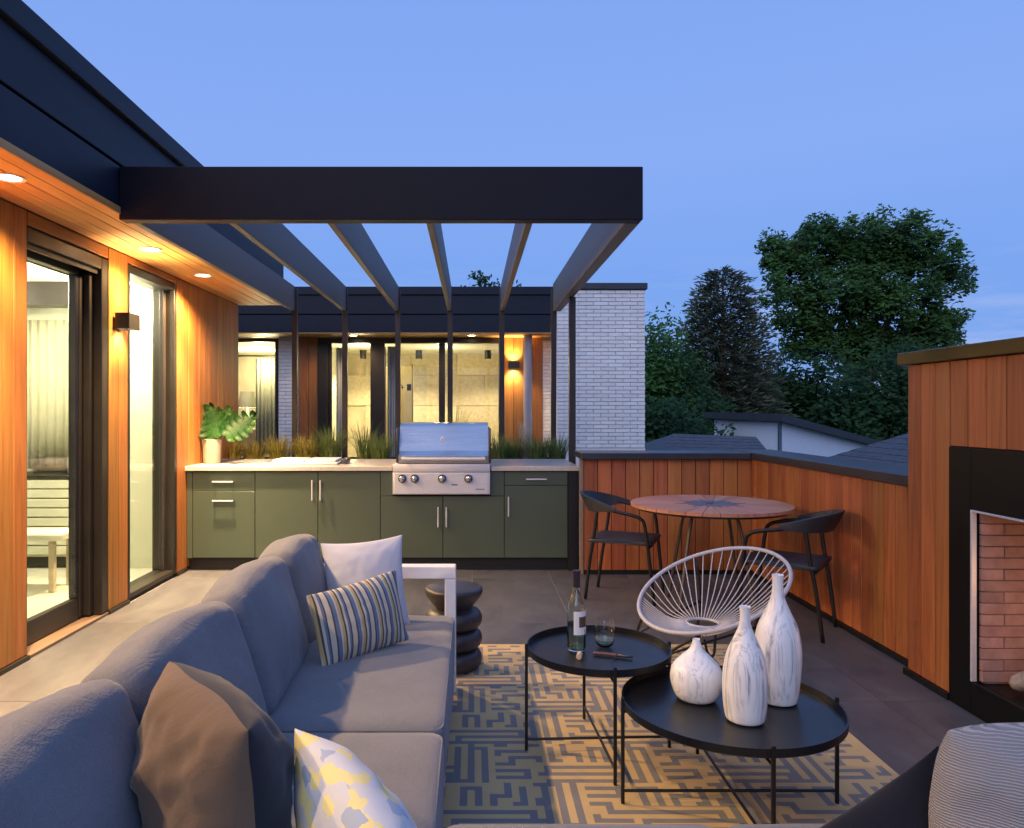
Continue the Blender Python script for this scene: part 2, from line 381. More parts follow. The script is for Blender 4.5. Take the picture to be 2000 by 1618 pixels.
def patches():
    m, t, b = mat('yellow_print_cloth'); v = coords(t, (17, 17, 34), False)
    vo = N(t, 'ShaderNodeTexVoronoi'); vo.inputs['Scale'].default_value = 1.3; vo.distance = 'CHEBYCHEV'; t.links.new(v, vo.inputs['Vector'])
    sp = N(t, 'ShaderNodeSeparateColor'); t.links.new(vo.outputs['Color'], sp.inputs[0])
    r = N(t, 'ShaderNodeValToRGB'); r.color_ramp.interpolation = 'CONSTANT'; e = r.color_ramp.elements
    e[0].position, e[0].color = 0, (.62, .62, .62, 1); e[1].position, e[1].color = .78, (.78, .67, .28, 1)
    e.new(.36).color = (.38, .44, .54, 1); e.new(.47).color = (.62, .61, .58, 1); e.new(.66).color = (.80, .70, .30, 1)
    t.links.new(sp.outputs[0], r.inputs[0]); t.links.new(r.outputs[0], b.inputs['Base Color']); b.inputs['Roughness'].default_value = .95
    v2 = coords(t, (1, 1, 1), False); bump_(t, b, noise_(t, v2, 420, 2), .3, .003); return m
M['yellow'] = patches()
M['yellow_back'] = fabric('pale_linen', (.42, .43, .42), (.36, .37, .36), 400)
def knit():
    m, t, b = mat('ribbed_knit'); tc = N(t, 'ShaderNodeTexCoord'); sp = N(t, 'ShaderNodeSeparateXYZ'); t.links.new(tc.outputs['Object'], sp.inputs[0])
    v = coords(t, (1, 1, 1), False); nz = noise_(t, v, 9, 3)
    ma = N(t, 'ShaderNodeMath', operation='MULTIPLY_ADD'); ma.inputs[1].default_value = .02; t.links.new(nz, ma.inputs[0]); t.links.new(sp.outputs['Z'], ma.inputs[2])
    mu = N(t, 'ShaderNodeMath', operation='MULTIPLY'); mu.inputs[1].default_value = 1250; t.links.new(ma.outputs[0], mu.inputs[0])
    sn = N(t, 'ShaderNodeMath', operation='SINE'); t.links.new(mu.outputs[0], sn.inputs[0])
    t.links.new(ramp_(t, sn.outputs[0], [(.0, (.24, .23, .24)), (.7, (.38, .37, .38))]), b.inputs['Base Color']); b.inputs['Roughness'].default_value = .95
    bump_(t, b, sn.outputs[0], .5, .004); return m
M['knit'] = knit()
M['rug_gold'] = fabric('rug_gold', (.54, .39, .19), (.45, .32, .15), 260, .5)
M['rug_blue'] = fabric('rug_blue', (.18, .178, .185), (.145, .145, .15), 260, .5)

# ------------------------------------------------------------------ piece makers
_cache = {}
def board_mesh(w, t, L, m, bev=.0025):          # long axis z, centred
    k = ('b', round(w, 4), round(t, 4), round(L, 4), m)
    if k not in _cache: _cache[k] = B().box((-w/2, -t/2, -L/2), (w/2, t/2, L/2), bev).mesh('plank', M[m])
    return _cache[k]
def cladding(parent, origin, along, length, z0, z1, width, m, normal, gap=.0055, t=.018, name='plank'):
    """vertical boards side by side from origin along a horizontal direction; normal points out of the wall"""
    a = Vector(along); n = Vector(normal); nb = max(1, round(length / width)); w = length / nb
    me = board_mesh(w - gap, t, z1 - z0, m)
    for i in range(nb):
        c = Vector(origin) + a * (w * (i + .5)) + n * (t/2 + random.uniform(0, .0015)); c.z = (z0 + z1) / 2
        mt = Matrix((a, Vector((0, 0, 1)).cross(a), Vector((0, 0, 1)))).transposed().to_4x4(); mt.translation = c
        put(name, me, parent, mt)
def wall_of_bricks(parent, origin, along, normal, length, z0, z1, bl, bh, mats, joint=.008, depth=.03, corner=True):
    a = Vector(along); n = Vector(normal); o = Vector(origin); rows = int((z1 - z0) / bh + 1e-6)
    def me(L):
        k = ('k', round(L, 3), bh, mats)
        if k not in _cache: _cache[k] = B().box((-L/2, -depth/2, -(bh-joint)/2), (L/2, depth/2, (bh-joint)/2), .0025).mesh('brick', M[mats])
        return _cache[k]
    for r in range(rows):
        x = -bl/2 if r % 2 else 0
        while x < length - .01:
            s, e = max(0, x), min(length, x + bl); L = round(e - s - joint, 3)
            if L > .02:
                c = o + a * ((s+e)/2) + n * random.uniform(-.001, .0025); c.z = z0 + bh * (r + .5)
                mt = Matrix((a, Vector((0, 0, 1)).cross(a), Vector((0, 0, 1)))).transposed().to_4x4(); mt.translation = c
                put('brick', me(L), parent, mt)
            x += bl
def lamp(name, kind, loc, energy, col=WARM, rot=(0, 0, 0), size=.05, cone=140, blend=.6):
    l = bpy.data.lights.new(name, kind); o = bpy.data.objects.new(name, l); COL.objects.link(o)
    o.location = loc; o.rotation_euler = rot; l.energy = energy; l.color = col
    if kind in ('SPOT', 'POINT'): l.shadow_soft_size = size
    if kind == 'SPOT': l.spot_size = R(cone); l.spot_blend = blend
    if kind == 'AREA': l.size = size
    return o

# ================================================================== SETTING
gb = B(); gb.poly([(-600, -300, -3.2), (900, -300, -3.2), (900, 1500, -3.2), (-600, 1500, -3.2)])
props(gb.obj('ground', M['lawn']), 'dark ground far below the terrace among the trees', kind='structure')
fl = B().box((-2.52, -1.2, -.3), (2.9, 7.2, -.004)).obj('terrace_floor', M['grout'])
props(fl, 'terrace floor of large grey porcelain tiles', kind='structure')
tm = B().box((-.3278, -.6578, -.02), (.3278, .6578, 0), .001).mesh('tile', M['tile'])
for i in range(-4, 5):
    for j in range(-1, 6):
        x = i*.66 + .33 - .0; y = .28 + j*1.32
        x0, x1, y0, y1 = max(-2.5, x-.33), min(2.86, x+.33), max(-1.2, y-.66), min(7.15, y+.66)
        if x1 - x0 < .05 or y1 - y0 < .05: continue
        full = abs(x1-x0-.66) < .001 and abs(y1-y0-1.32) < .001
        w, d = (x1-x0)/2 - .0022, (y1-y0)/2 - .0022
        me = tm if full else B().box((-w, -d, -.02), (w, d, 0), .001).mesh('tile', M['tile'])
        put('tile', me, fl, Matrix.Translation(((x0+x1)/2, (y0+y1)/2, random.uniform(-.0006, .0006))))

# ================================================================== HOUSE (left)
H = empty('house', 'modern cedar clad house with dark roof fascia and lit glass doors along the terrace', 'house', (-2.5, 4, 0))
XW, SO, YE = -2.5, 2.53, 7.95
w = empty('wall', parent=H, loc=(XW, 4, 0))
b = B()
b.box((-2.70, -1.2, -.3), (-2.522, 4.18, SO)); b.box((-2.70, 5.108, -.3), (-2.522, 5.40, SO)); b.box((-2.70, 6.29, -.3), (-2.522, YE, SO))
b.box((-2.70, 4.18, 2.44), (-2.522, 5.108, SO)); b.box((-2.70, 5.40, 2.47), (-2.522, 6.29, SO)); b.box((-2.70, 5.40, -.3), (-2.522, 6.29, .02)); b.box((-2.70, 4.18, -.3), (-2.522, 5.108, 0))
b.obj('wall_core', M['cab_in'], w)
cladding(w, (-2.52, 2.2, 0), (0, 1, 0), 1.975, .03, SO-.003, .125, 'cedar_house', (1, 0, 0))
cladding(w, (-2.52, 5.112, 0), (0, 1, 0), .285, .03, SO-.003, .14, 'cedar_house', (1, 0, 0))
cladding(w, (-2.52, 6.295, 0), (0, 1, 0), YE-6.295, .03, SO-.003, .125, 'cedar_house', (1, 0, 0))
hb = board_mesh(.075, .018, .92, 'cedar_house')
put('header_board', hb, w, Matrix.Translation((-2.511, 4.643, 2.488)) @ Matrix.Rotation(R(90), 4, 'X') @ Matrix.Rotation(R(90), 4, 'Z'))
hb2 = board_mesh(.05, .018, .885, 'cedar_house')
put('header_board', hb2, w, Matrix.Translation((-2.511, 5.845, 2.503)) @ Matrix.Rotation(R(90), 4, 'X') @ Matrix.Rotation(R(90), 4, 'Z'))
B().box((-2.522, -1.2, 0), (-2.488, 4.18, .026)).box((-2.522, 5.108, 0), (-2.488, 5.40, .026)).box((-2.522, 6.29, 0), (-2.488, 6.5, .026)).obj('base_trim', M['frame'], w)
# soffit
sf = empty('soffit', parent=H, loc=(-2.25, 4, SO))
me = board_mesh(.094, .018, YE + 1.2, 'cedar_y')
me_y = B().box((-.047, -(YE+1.2)/2, -.009), (.047, (YE+1.2)/2, .009), .003).mesh('plank', M['cedar_y'])
for i in range(5):
    put('plank', me_y, sf, Matrix.Translation((-2.452 + i*.098, (YE-1.2)/2, SO + .009 + random.uniform(0, .001))))
# fascia boards and coping
fa = empty('fascia', parent=H, loc=(-2.01, 4, SO))
B().box((-2.05, -1.2, SO+.002), (-2.012, YE, 2.798), .004).obj('fascia_board', M['fascia'], fa)
B().box((-2.05, -1.2, 2.816), (-2.018, YE, 3.09), .004).obj('fascia_board', M['fascia'], fa)
B().box((-2.5, -1.2, 2.56), (-2.052, YE-.01, 3.08)).obj('fascia_backing', M['cab_in'], fa)
B().box((-2.018, -1.2, SO-.012), (-1.998, YE, SO+.03), .002).obj('edge_trim', M['cedar_y'], fa)
B().box((-2.30, -1.2, 3.092), (-1.985, YE+.02, 3.215), .005).obj('coping', M['fascia'], H)
B().box((-9, -1.2, 2.56), (-2.502, YE, 3.10)).obj('roof', M['roofdark'], H)
# sliding door
D = empty('sliding_door', parent=H, loc=(-2.6, 4.6, 0))
fr = B()
fr.box((-2.70, 5.025, .02), (-2.505, 5.106, 2.436), .004)
fr.box((-2.66, 4.968, .03), (-2.56, 5.023, 2.325), .004); fr.box((-2.645, 4.916, .03), (-2.60, 4.966, 2.298), .004)
fr.box((-2.72, 4.186, 2.36), (-2.505, 5.023, 2.436), .004); fr.box((-2.66, 4.186, 2.30), (-2.60, 4.914, 2.358), .003)
fr.box((-2.69, 4.186, 2.30), (-2.675, 5.02, 2.358)); fr.box((-2.545, 4.186, 2.325), (-2.53, 5.02, 2.358))
fr.obj('frame', M['frame'], D)
B().box((-2.65, 3.6, .022), (-2.605, 4.914, .165), .004).obj('bottom_rail', M['frame'], D)
B().box((-2.65, 4.872, .167), (-2.604, 4.914, 2.298), .003).obj('edge_strip', M['dark_steel'], D)
B().box((-2.632, 3.6, .165), (-2.622, 4.87, 2.298)).obj('pane', M['glass'], D)
B().box((-2.70, 4.182, .001), (-2.50, 5.106, .018), .002).obj('sill', plain('sill_wood', (.16, .105, .07), .5, var=.2, aniso=(12, 1, 12)), D)
B().box((-2.70, 4.17, .02), (-2.508, 4.184, 2.436)).obj('jamb', M['frame'], D)
# tall window
Wd = empty('window', parent=H, loc=(-2.55, 5.85, 0))
f = B()
for (y0, y1) in ((5.402, 5.43), (6.235, 6.288)): f.box((-2.68, y0, .03), (-2.50, y1, 2.468), .003)
f.box((-2.68, 5.43, .03), (-2.505, 6.235, .062), .003); f.box((-2.68, 5.43, 2.41), (-2.505, 6.235, 2.468), .003)
f.obj('frame', M['frame'], Wd)
B().box((-2.61, 6.19, .064), (-2.57, 6.233, 2.408), .003).box((-2.61, 5.432, .064), (-2.57, 5.45, 2.408), .002).obj('sash', M['brown_post'], Wd)
B().box((-2.593, 5.45, .064), (-2.585, 6.19, 2.408)).obj('pane', M['glass'], Wd)
# room behind
B().box((-8.5, -1.2, -.05), (-2.702, 7.6, -.004)).obj('interior_floor', M['floor_in'], H)
B().box((-8.5, -1.2, 2.50), (-2.702, 7.6, 2.555)).obj('interior_ceiling', M['ceil'], H)
iw = B(); iw.box((-3.4, 6.62, -.004), (-2.80, 6.78, 2.50)); iw.box((-8.5, 7.0, -.004), (-3.4, 7.1, 2.50)); iw.box((-8.5, -1.2, 0), (-8.4, 7.0, 2.5)); iw.box((-8.5, -1.3, 0), (-2.7, -1.2, 2.5))
iw.obj('interior_wall', M['wall_white'], H)
B().box((-2.80, 6.5, 0), (-2.702, 7.0, 2.5)).obj('interior_return', M['brown_post'], H)
cab = empty('sideboard', 'pale sideboard with horizontal slatted front inside the house behind the sliding door', 'sideboard', (-4.1, 6.75, 0))
bb = B(); bb.box((-5.3, 6.62, .10), (-3.42, 6.98, .80), .004); bb.obj('body', M['wall_beige'], cab)
bm_ = B().box((-.93, -.012, -.036), (.93, .012, .036), .003).mesh('slat', M['wall_white'])
for i in range(8): put('slat', bm_, cab, Matrix.Translation((-4.36, 6.606, .16 + i*.084)))
B().box((-5.32, 6.59, .802), (-3.40, 6.98, .83), .003).obj('top', M['frame'], cab)
B().box((-5.3, 6.64, 0), (-3.42, 6.96, .098)).obj('plinth', M['frame'], cab)
def curtain(name, label, x0, x1, y, z0, z1, m='curtain', waves=9, amp=.03):
    n = waves*8; g = B(); rows = []
    for z in (z0, (z0+z1)/2, z1):
        rows.append([g.bm.verts.new((x0 + (x1-x0)*i/n, y + amp*math.sin(i/8*2*math.pi) + .3*amp*math.sin(i*.9), z)) for i in range(n+1)])
    for a, c in zip(rows, rows[1:]):
        for i in range(n): g.bm.faces.new((a[i], a[i+1], c[i+1], c[i]))
    o = g.obj(name, M[m], smooth=True)
    so = o.modifiers.new('thick', 'SOLIDIFY'); so.thickness = .004
    return props(o, label, 'curtain')
curtain('curtain', 'pale full length curtain inside the house behind the sliding door', -4.15, -3.62, 6.93, .86, 2.25, waves=7, amp=.014)
curtain('curtain', 'second pale curtain further left inside the sliding door room', -5.9, -5.0, 6.93, .86, 2.25, waves=10)
B().box((-8.4, 6.3, 2.30), (-3.42, 6.5, 2.498)).obj('ceiling_beam', M['brown_post'], H)
B().box((-5.3, 6.58, .832), (-4.2, 6.95, .86), .003).obj('runner', M['wall_white'], cab)
vs_ = B().lathe([(0, 0), (.06, 0), (.075, .08), (.05, .2), (.03, .26), (0, .26)], (-3.62, 6.78, .831), 20).obj('indoor_vase', M['pipe'], None, True, 50); props(vs_, 'grey vase on the pale sideboard behind the sliding door', 'vase')
DTb = empty('indoor_bench', 'low pale bench just inside the sliding door', 'bench', (-3.55, 5.85, 0))
B().box((-4.3, 5.7, .40), (-3.15, 6.05, .45), .006).obj('seat', M['wall_white'], DTb)
for xx_, yy_ in ((-4.2, 5.75), (-3.25, 5.75), (-4.2, 6.0), (-3.25, 6.0)): B().box((xx_-.02, yy_-.02, 0), (xx_+.02, yy_+.02, .398)).obj('leg', M['wall_beige'], DTb)

def downlight(x, y, z, label, e, cone=150, m='lamp', r=.055, col=WARM, group='recessed soffit lights'):
    t = empty('ceiling_light', label, 'ceiling light', (x, y, z), group=group)
    B().lathe([(r, -.004), (r+.018, -.007), (r+.02, .0), (r, .0)], (x, y, z), 24).obj('trim_ring', M['white_frame'], t, True, 30)
    B().lathe([(0, -.002), (r, -.002), (r, .004), (0, .004)], (x, y, z), 24).obj('diffuser', M[m], t)
    if e:
        lamp('downlight', 'SPOT', (x, y, z-.03), e, col, size=.035, cone=cone)
        if z > 2.5 and x < -2: lamp('downlight_beam', 'SPOT', (x, y, z-.03), 900 if y != 5.18 else 350, (1, .67, .36), size=.035, cone=74, blend=1)
downlight(-2.24, 3.59, SO, 'lit recessed soffit light above the cedar wall left of the sliding door', P_DOWN)
downlight(-2.24, 6.18, SO, 'lit recessed soffit light near the far end of the cedar eave', P_DOWN)
downlight(-2.24, 5.18, SO, 'lit recessed soffit light just above the box wall lamp', P_DOWN*.35)
downlight(-2.24, 2.2, SO, 'lit recessed soffit light above the long sofa back', P_NEAR)
downlight(-2.24, .8, SO, 'lit recessed soffit light nearest the camera over the sofa corner', P_NEAR)
for i, (x, y, l) in enumerate(((-3.35, 5.3, 'bright ceiling disc just inside the sliding door'), (-4.3, 6.0, 'bright ceiling disc above the indoor sideboard'), (-3.0, 6.2, 'small ceiling disc above the white pier seen in the tall window'), (-4.6, 3.6, 'ceiling disc deeper in the room behind the cedar wall'))):
    downlight(x, y, 2.50, l, 0, m='lamp_in', r=.09, group='ceiling discs inside the house')
    lamp('room_light', 'POINT', (x, y, 2.32), P_ROOM * (1.7 if i == 2 else 1), (1, .90, .62), size=.1)

def sconce(x, y, z, dx, dy, label, e):
    """box up-and-down wall lamp; (dx,dy) points out of the wall"""
    t = empty('wall_lamp', label, 'wall lamp', (x, y, z), group='up and down wall lamps')
    c = Vector((x, y, z)) + Vector((dx, dy, 0)) * .065
    hx, hy = (.05, .085) if dx else (.085, .05)
    g = B()
    for s in (-1, 1):
        g.box((c.x-hx, c.y-hy, z-.055), (c.x-hx+.006, c.y+hy, z+.055)) if s < 0 else g.box((c.x+hx-.006, c.y-hy, z-.055), (c.x+hx, c.y+hy, z+.055))
        g.box((c.x-hx+.006, c.y+s*hy-s*.006, z-.055), (c.x+hx-.006, c.y+s*hy, z+.055))
    g.obj('housing', M['frame'], t)
    B().box((c.x-hx+.007, c.y-hy+.007, z-.02), (c.x+hx-.007, c.y+hy-.007, z+.02)).obj('bulb', M['lamp'], t)
    B().box((x, y-.04, z-.04) if dx else (x-.04, y, z-.04), (x+dx*.014, y+.04, z+.04) if dx else (x+.04, y+dy*.014, z+.04)).obj('wall_plate', M['frame'], t)
    lamp('sconce_up', 'SPOT', (c.x, c.y, z+.03), e, (1, .66, .28), rot=(R(180) + (R(-8) if dy else 0), R(10) if dx else 0, 0), size=.03, cone=110, blend=.8)
    lamp('sconce_down', 'SPOT', (c.x, c.y, z-.03), e, (1, .70, .34), size=.03, cone=120, blend=.8)
sconce(-2.5, 5.25, 2.03, 1, 0, 'dark box wall lamp glowing up and down on the narrow cedar pier', P_SCONCE)

# ================================================================== REAR WING
G = empty('house_wing', 'rear wing of the house with dark fascia, cedar panels and lit bathroom glazing', 'house', (-1, 11.4, 0))
YW = 11.4; k = YW/1450
def wx(u): return (u - 922) * k
fb = empty('fascia', parent=G, loc=(-1, 10.85, SO))
B().box((-6, 10.83, SO+.02), (1.20, 10.87, 2.80), .004).obj('fascia_board', M['fascia'], fb)
B().box((-6, 10.83, 2.815), (1.20, 10.865, 3.09), .004).obj('fascia_board', M['fascia'], fb)
B().box((-6, 10.80, 3.092), (1.20, 11.0, 3.21), .005).obj('coping', M['fascia'], fb)
B().box((-6, 10.872, 2.56), (1.20, 11.9, 3.08)).obj('roof', M['roofdark'], G)
B().box((-6, 11.9, 2.56), (1.20, 15.5, 3.08)).obj('roof', M['roofdark'], G)
B().box((-6, 10.84, SO), (1.20, YW+.05, SO+.018), .002).obj('soffit', M['cedar_y'], G)
cw = B(); x1, x2 = wx(543), wx(583)
cw.box((x1, YW+.03, -3), (x2, YW+.25, SO)); cw.obj('pier_core', M['mortar'], G)
pier = empty('brick_pier', parent=G, loc=(x1, YW, .8))
wall_of_bricks(pier, (x1, YW+.025, 0), (1, 0, 0), (0, -1, 0), x2-x1, .80, SO-.03, .215, .056, 'brick')
for (u0, u1) in ((583, 621), (984, 1060)):
    B().box((wx(u0), YW+.03, -.5), (wx(u1), YW+.25, SO)).obj('wall_core', M['cab_in'], G)
    pn = empty('cedar_panel', parent=G, loc=(wx(u0), YW, .5))
    cladding(pn, (wx(u0), YW+.02, 0), (1, 0, 0), wx(u1)-wx(u0), .3, SO-.003, .14, 'cedar_house', (0, -1, 0))
b2 = B(); b2.box((wx(1060), YW+.03, -.5), (1.36, YW+.25, SO)); b2.obj('pier_core', M['mortar'], G)
pier2 = empty('brick_pier', parent=G, loc=(wx(1060), YW, .8))
wall_of_bricks(pier2, (wx(1060), YW+.025, 0), (1, 0, 0), (0, -1, 0), 1.24-wx(1060), .86, SO-.03, .215, .056, 'brick')
B().box((-6, YW+.03, -.5), (wx(440), YW+.25, SO)).box((wx(440), YW+.03, -.5), (x1, YW+.25, .55)).obj('wall_core', M['cedar_house'], G)
# left window of the wing
wn_ = empty('window', parent=G, loc=(wx(500), YW, 1))
f = B(); a0, a1 = wx(440), x1
f.box((a0, YW, 2.46), (a1-.002, YW+.08, 2.515)); f.box((a0, YW, .55), (a1-.002, YW+.08, .60)); f.box((a1-.045, YW, .60), (a1-.002, YW+.08, 2.46)); f.box((a0, YW, .60), (a0+.045, YW+.08, 2.46)); f.obj('frame', M['frame'], wn_)
B().box((a0+.045, YW+.04, .60), (a1-.045, YW+.046, 2.46)).obj('pane', M['glass'], wn_)
# glazed doors of the wing
gd = empty('glazed_door', parent=G, loc=(wx(800), YW, 0))
f = B()
f.box((wx(621), YW-.01, -.3), (wx(640), YW+.12, 2.44), .003)
for (u0, u1, dy) in ((640, 646, .05), (723, 751, .02), (857, 869, .03), (974, 984, 0)):
    f.box((wx(u0), YW+dy, -.3), (wx(u1), YW+dy+.07, 2.44), .003)
f.box((wx(621), YW-.012, 2.442), (wx(984), YW+.12, 2.52), .003)
f.obj('frame', M['frame'], gd)
for (u0, u1) in ((646, 723), (751, 857), (869, 974)):
    B().box((wx(u0), YW+.06, -.3), (wx(u1), YW+.066, 2.44)).obj('pane', M['glass'], gd)
# rooms of the wing
B().box((-6, YW+.26, -.4), (1.3, 15.4, -.3)).obj('interior_floor', M['floor_in'], G)
B().box((-6, YW+.26, 2.52), (1.3, 15.4, 2.555)).obj('interior_ceiling', M['ceil'], G)
iw = B(); iw.box((-6, 14.6, -.3), (1.3, 14.7, 2.52)); iw.box((wx(984)+.15, YW+.25, -.3), (wx(984)+.25, 14.6, 2.52)); iw.obj('interior_wall', M['wall_beige'], G)
tw = empty('tiled_wall', parent=G, loc=(-.7, 14.58, 1)); M['wtile'] = brickmat('stone_wall_tile', (.42, .36, .25), (.56, .49, .36), .13, .55)
wt = B().box((-.445, -.01, -.295), (.445, .01, .295), .003).mesh('tile', M['wtile'])
for i_ in range(5):
    for j_ in range(5): put('tile', wt, tw, Matrix.Translation((-2.0 + .9*i_ + (.0 if j_ % 2 else .35), 14.585, -.0 + .6*j_)))
B().box((-2.62, YW+.26, -.3), (-2.52, 14.6, 2.52)).obj('interior_wall', M['wall_white'], G)
B().box((-1.62, 13.2, -.3), (-1.05, 13.3, 2.2)).obj('interior_wall', plain('tan_panel', (.40, .31, .17), .6), G)
curtain('curtain', 'pale pleated curtain in the left window of the rear wing', -3.5, -3.0, 12.0, .7, 2.25, waves=8, amp=.035)
curtain('curtain', 'white curtain beside the dark frame at the left of the rear glazing', wx(646)+.02, wx(668), 11.75, -.25, 2.4, m='offwhite', waves=3, amp=.025)
curtain('curtain', 'narrow white curtain right of the dark sliding panel in the rear glazing', wx(752), wx(768), 11.75, -.25, 2.42, m='offwhite', waves=3, amp=.025)
dp = empty('interior_door', 'dark sliding panel in the middle of the rear glazing', 'door', (wx(738), 11.7, 0))
B().box((wx(726), 11.58, -.3), (wx(750), 11.64, 2.40), .004).obj('panel', M['brown_post'], dp)
B().box((wx(747), 11.565, .95), (wx(748.5), 11.58, 1.25)).obj('handle', M['steel'], dp)
B().tube([(-3.9, 12.0, 2.29), (-2.98, 12.0, 2.29)], .014).obj('curtain_rod', M['black'], G)
sh = empty('shower_screen', 'clear shower screen with small dark fittings in the lit rear bathroom', 'shower screen', (-.9, 12.9, 0))
B().box((wx(790)*1.12, 12.8, -.3), (wx(833)*1.12, 12.808, 2.2)).obj('pane', M['glass'], sh)
B().box((wx(805)*1.12-.006, 12.78, -.3), (wx(805)*1.12+.006, 12.81, 2.2)).obj('edge_trim', M['frame'], sh)
B().box((wx(795)*1.12, 12.74, 1.75), (wx(803)*1.12, 12.8, 1.86)).obj('valve', M['black'], sh)
B().tube([(wx(783)*1.12, 12.74, 1.84), (wx(787)*1.12, 12.7, 1.80)], .02).obj('shower_head', M['black'], sh)
for u, l in ((818, 'black cylinder ceiling spot left of the rear mullion'), (953, 'black cylinder ceiling spot beside the rear cedar panel'), (709, 'black cylinder ceiling spot behind the left rear glazing')):
    xx = (u-922)/1450*13.7
    t = empty('ceiling_spotlight', l, 'ceiling light', (xx, 13.7, 2.52), group='black cylinder spots in the rear bathroom')
    B().lathe([(0, -.002), (.06, -.002), (.06, -.16), (.052, -.16), (.052, -.14), (0, -.14)], (xx, 13.7, 2.52), 20).obj('housing', M['black'], t, True, 40)
    B().lathe([(0, -.148), (.050, -.148), (.05, -.141), (0, -.141)], (xx, 13.7, 2.52), 16).obj('diffuser', M['lamp'], t)
    lamp('spot', 'SPOT', (xx, 13.7, 2.33), P_WING*2.2, (1, .80, .45), size=.04, cone=130)
for x, y, e in ((-.5, 13.0, .45), (-1.9, 12.6, .7), (-3.3, 11.80, .45), (-3.9, 13.6, 1.5)):
    lamp('room_light', 'POINT', (x, y, 2.2), P_WING*e, (1, .84, .50), size=.12)
tl = empty('table_lamp', 'glowing table lamp left of the pleated curtain in the rear wing window', 'lamp', (-3.62, 12.3, 1.2))
B().lathe([(0, 0), (.09, 0), (.05, .2), (.015, .28), (.015, .42), (0, .42)], (-3.72, 12.3, 1.1), 20).obj('base', M['pot'], tl, True)
B().lathe([(.16, .36), (.11, .62), (.105, .62), (.155, .36)], (-3.72, 12.3, 1.1), 24).obj('lamp_shade', M['wall_white'], tl, True)
B().box((-4.1, 12.15, -.3), (-3.45, 12.5, 1.1)).obj('chest', M['wall_beige'], G)
lamp('table_lamp_bulb', 'POINT', (-3.72, 12.3, 1.62), 40, (1, .85, .5), size=.06)
downlight((690-922)/1450*11.1, 11.1, SO, 'small lit soffit light above the left rear glazing', 45, group='rear soffit lights')
downlight((921-922)/1450*11.1, 11.1, SO, 'small lit soffit light above the right rear glazing', 45, group='rear soffit lights')
sconce(wx(1003), YW, 1.4+(803-714)*k, 0, -1, 'dark wall lamp glowing up and down on the rear cedar panel', P_SCONCE)
B().tube([(wx(1028), 11.1, -1), (wx(1028), 11.1, SO-.002)], .065, 14).obj('downpipe', M['pipe'], G, True, 40)

# ================================================================== WHITE BRICK BLOCK
BK = empty('brick_wall', 'tall white painted brick block with dark metal cap behind the kitchen', 'wall', (1.9, 10.9, -3.2))
bx0, bx1, by = 1.235, 2.53, 10.85
B().box((bx0+.004, by+.012, -3.2), (bx1-.004, by+1.6, 3.17)).obj('core', M['mortar'], BK)
wall_of_bricks(BK, (bx0, by, 0), (1, 0, 0), (0, -1, 0), bx1-bx0, .86, 3.165, .215, .0562, 'brick')
B().box((bx0-.02, by-.05, 3.172), (bx1+.025, by+1.65, 3.265), .006).obj('cap', M['cap'], BK)
B().box((bx0, by-.004, -3.2), (bx1, by+.011, .855)).obj('lower_wall', M['brick'], BK)
B().box((-6, 8.2, -.45), (1.23, YW, -.40)).obj('courtyard_floor', M['tile']); props(bpy.data.objects['courtyard_floor'], 'courtyard floor between the kitchen and the rear wing', kind='structure')

# ================================================================== PERGOLA
PG = empty('pergola', 'dark steel pergola with a deep front beam and thin slanting rafters over the kitchen', 'pergola', (-.5, 6.2, 0))
ZB, ZT = 2.487, 2.79
B().box((-2.008, 4.22, ZB), (.972, 4.31, ZT), .004).obj('front_beam', M['pergola'], PG)
B().box((.884, 4.312, ZB), (.972, 8.12, ZT), .004).obj('side_beam', M['rafter'], PG)
rm = B().box((-.021, 0, 0), (.021, 3.79, .27), .003).mesh('rafter', M['rafter'])
RX = (-1.397, -.823, -.246, .332)
for x in RX: put('rafter', rm, PG, Matrix.Translation((x, 4.312, ZB+.004)))
put('rafter', rm, PG, Matrix.Translation((-1.955, 4.312, ZB+.004)))
pm = B().box((-.028, -.028, .60), (.028, .028, 2.74), .003).mesh('post', M['brown_post'])
for x in (-1.94, -1.392, -.812, -.24, .326, .892): put('post', pm, PG, Matrix.Translation((x, 8.13, 0)))
B().box((.925, 7.05, 0), (.985, 7.12, ZB-.002), .003).obj('corner_post', M['brown_post'], PG)

# ================================================================== PARAPETS, FIREPLACE
PN = empty('parapet_wall', 'low cedar plank parapet at the back of the dining corner beside the kitchen', 'wall', (1.65, 6.4, 0))
B().box((.955, 6.385, 0), (2.408, 6.62, .985)).obj('core', M['cab_in'], PN)
cladding(PN, (.957, 6.383, 0), (1, 0, 0), 1.44, .035, .985, .12, 'cedar', (0, -1, 0))
B().box((.93, 6.30, .987), (2.37, 6.75, 1.042), .005).obj('cap', M['cap'], PN)
B().box((.957, 6.355, 0), (2.385, 6.384, .033)).obj('base_strip', M['black'], PN)
B().box((.925, 6.36, .0), (.955, 6.40, .985), .002).obj('edge_trim', plain('tan_trim', (.26, .17, .12), .5), PN)
PE = empty('parapet_wall', 'low cedar plank parapet along the right side behind the dining chairs', 'wall', (2.5, 5.1, 0))
B().box((2.412, 3.95, 0), (2.65, 6.75, .985)).obj('core', M['cab_in'], PE)
cladding(PE, (2.41, 3.955, 0), (0, 1, 0), 2.41, .035, .985, .12, 'cedar', (-1, 0, 0))
B().box((2.372, 3.95, .987), (2.72, 6.75, 1.05), .005).obj('cap', M['cap'], PE)
B().box((2.378, 3.95, 0), (2.41, 6.354, .033)).obj('base_strip', M['black'], PE)

FP = empty('fireplace', 'tall cedar clad outdoor fireplace with black steel surround and open brick firebox', 'fireplace', (2.6, 3, 0))
XF = 2.31
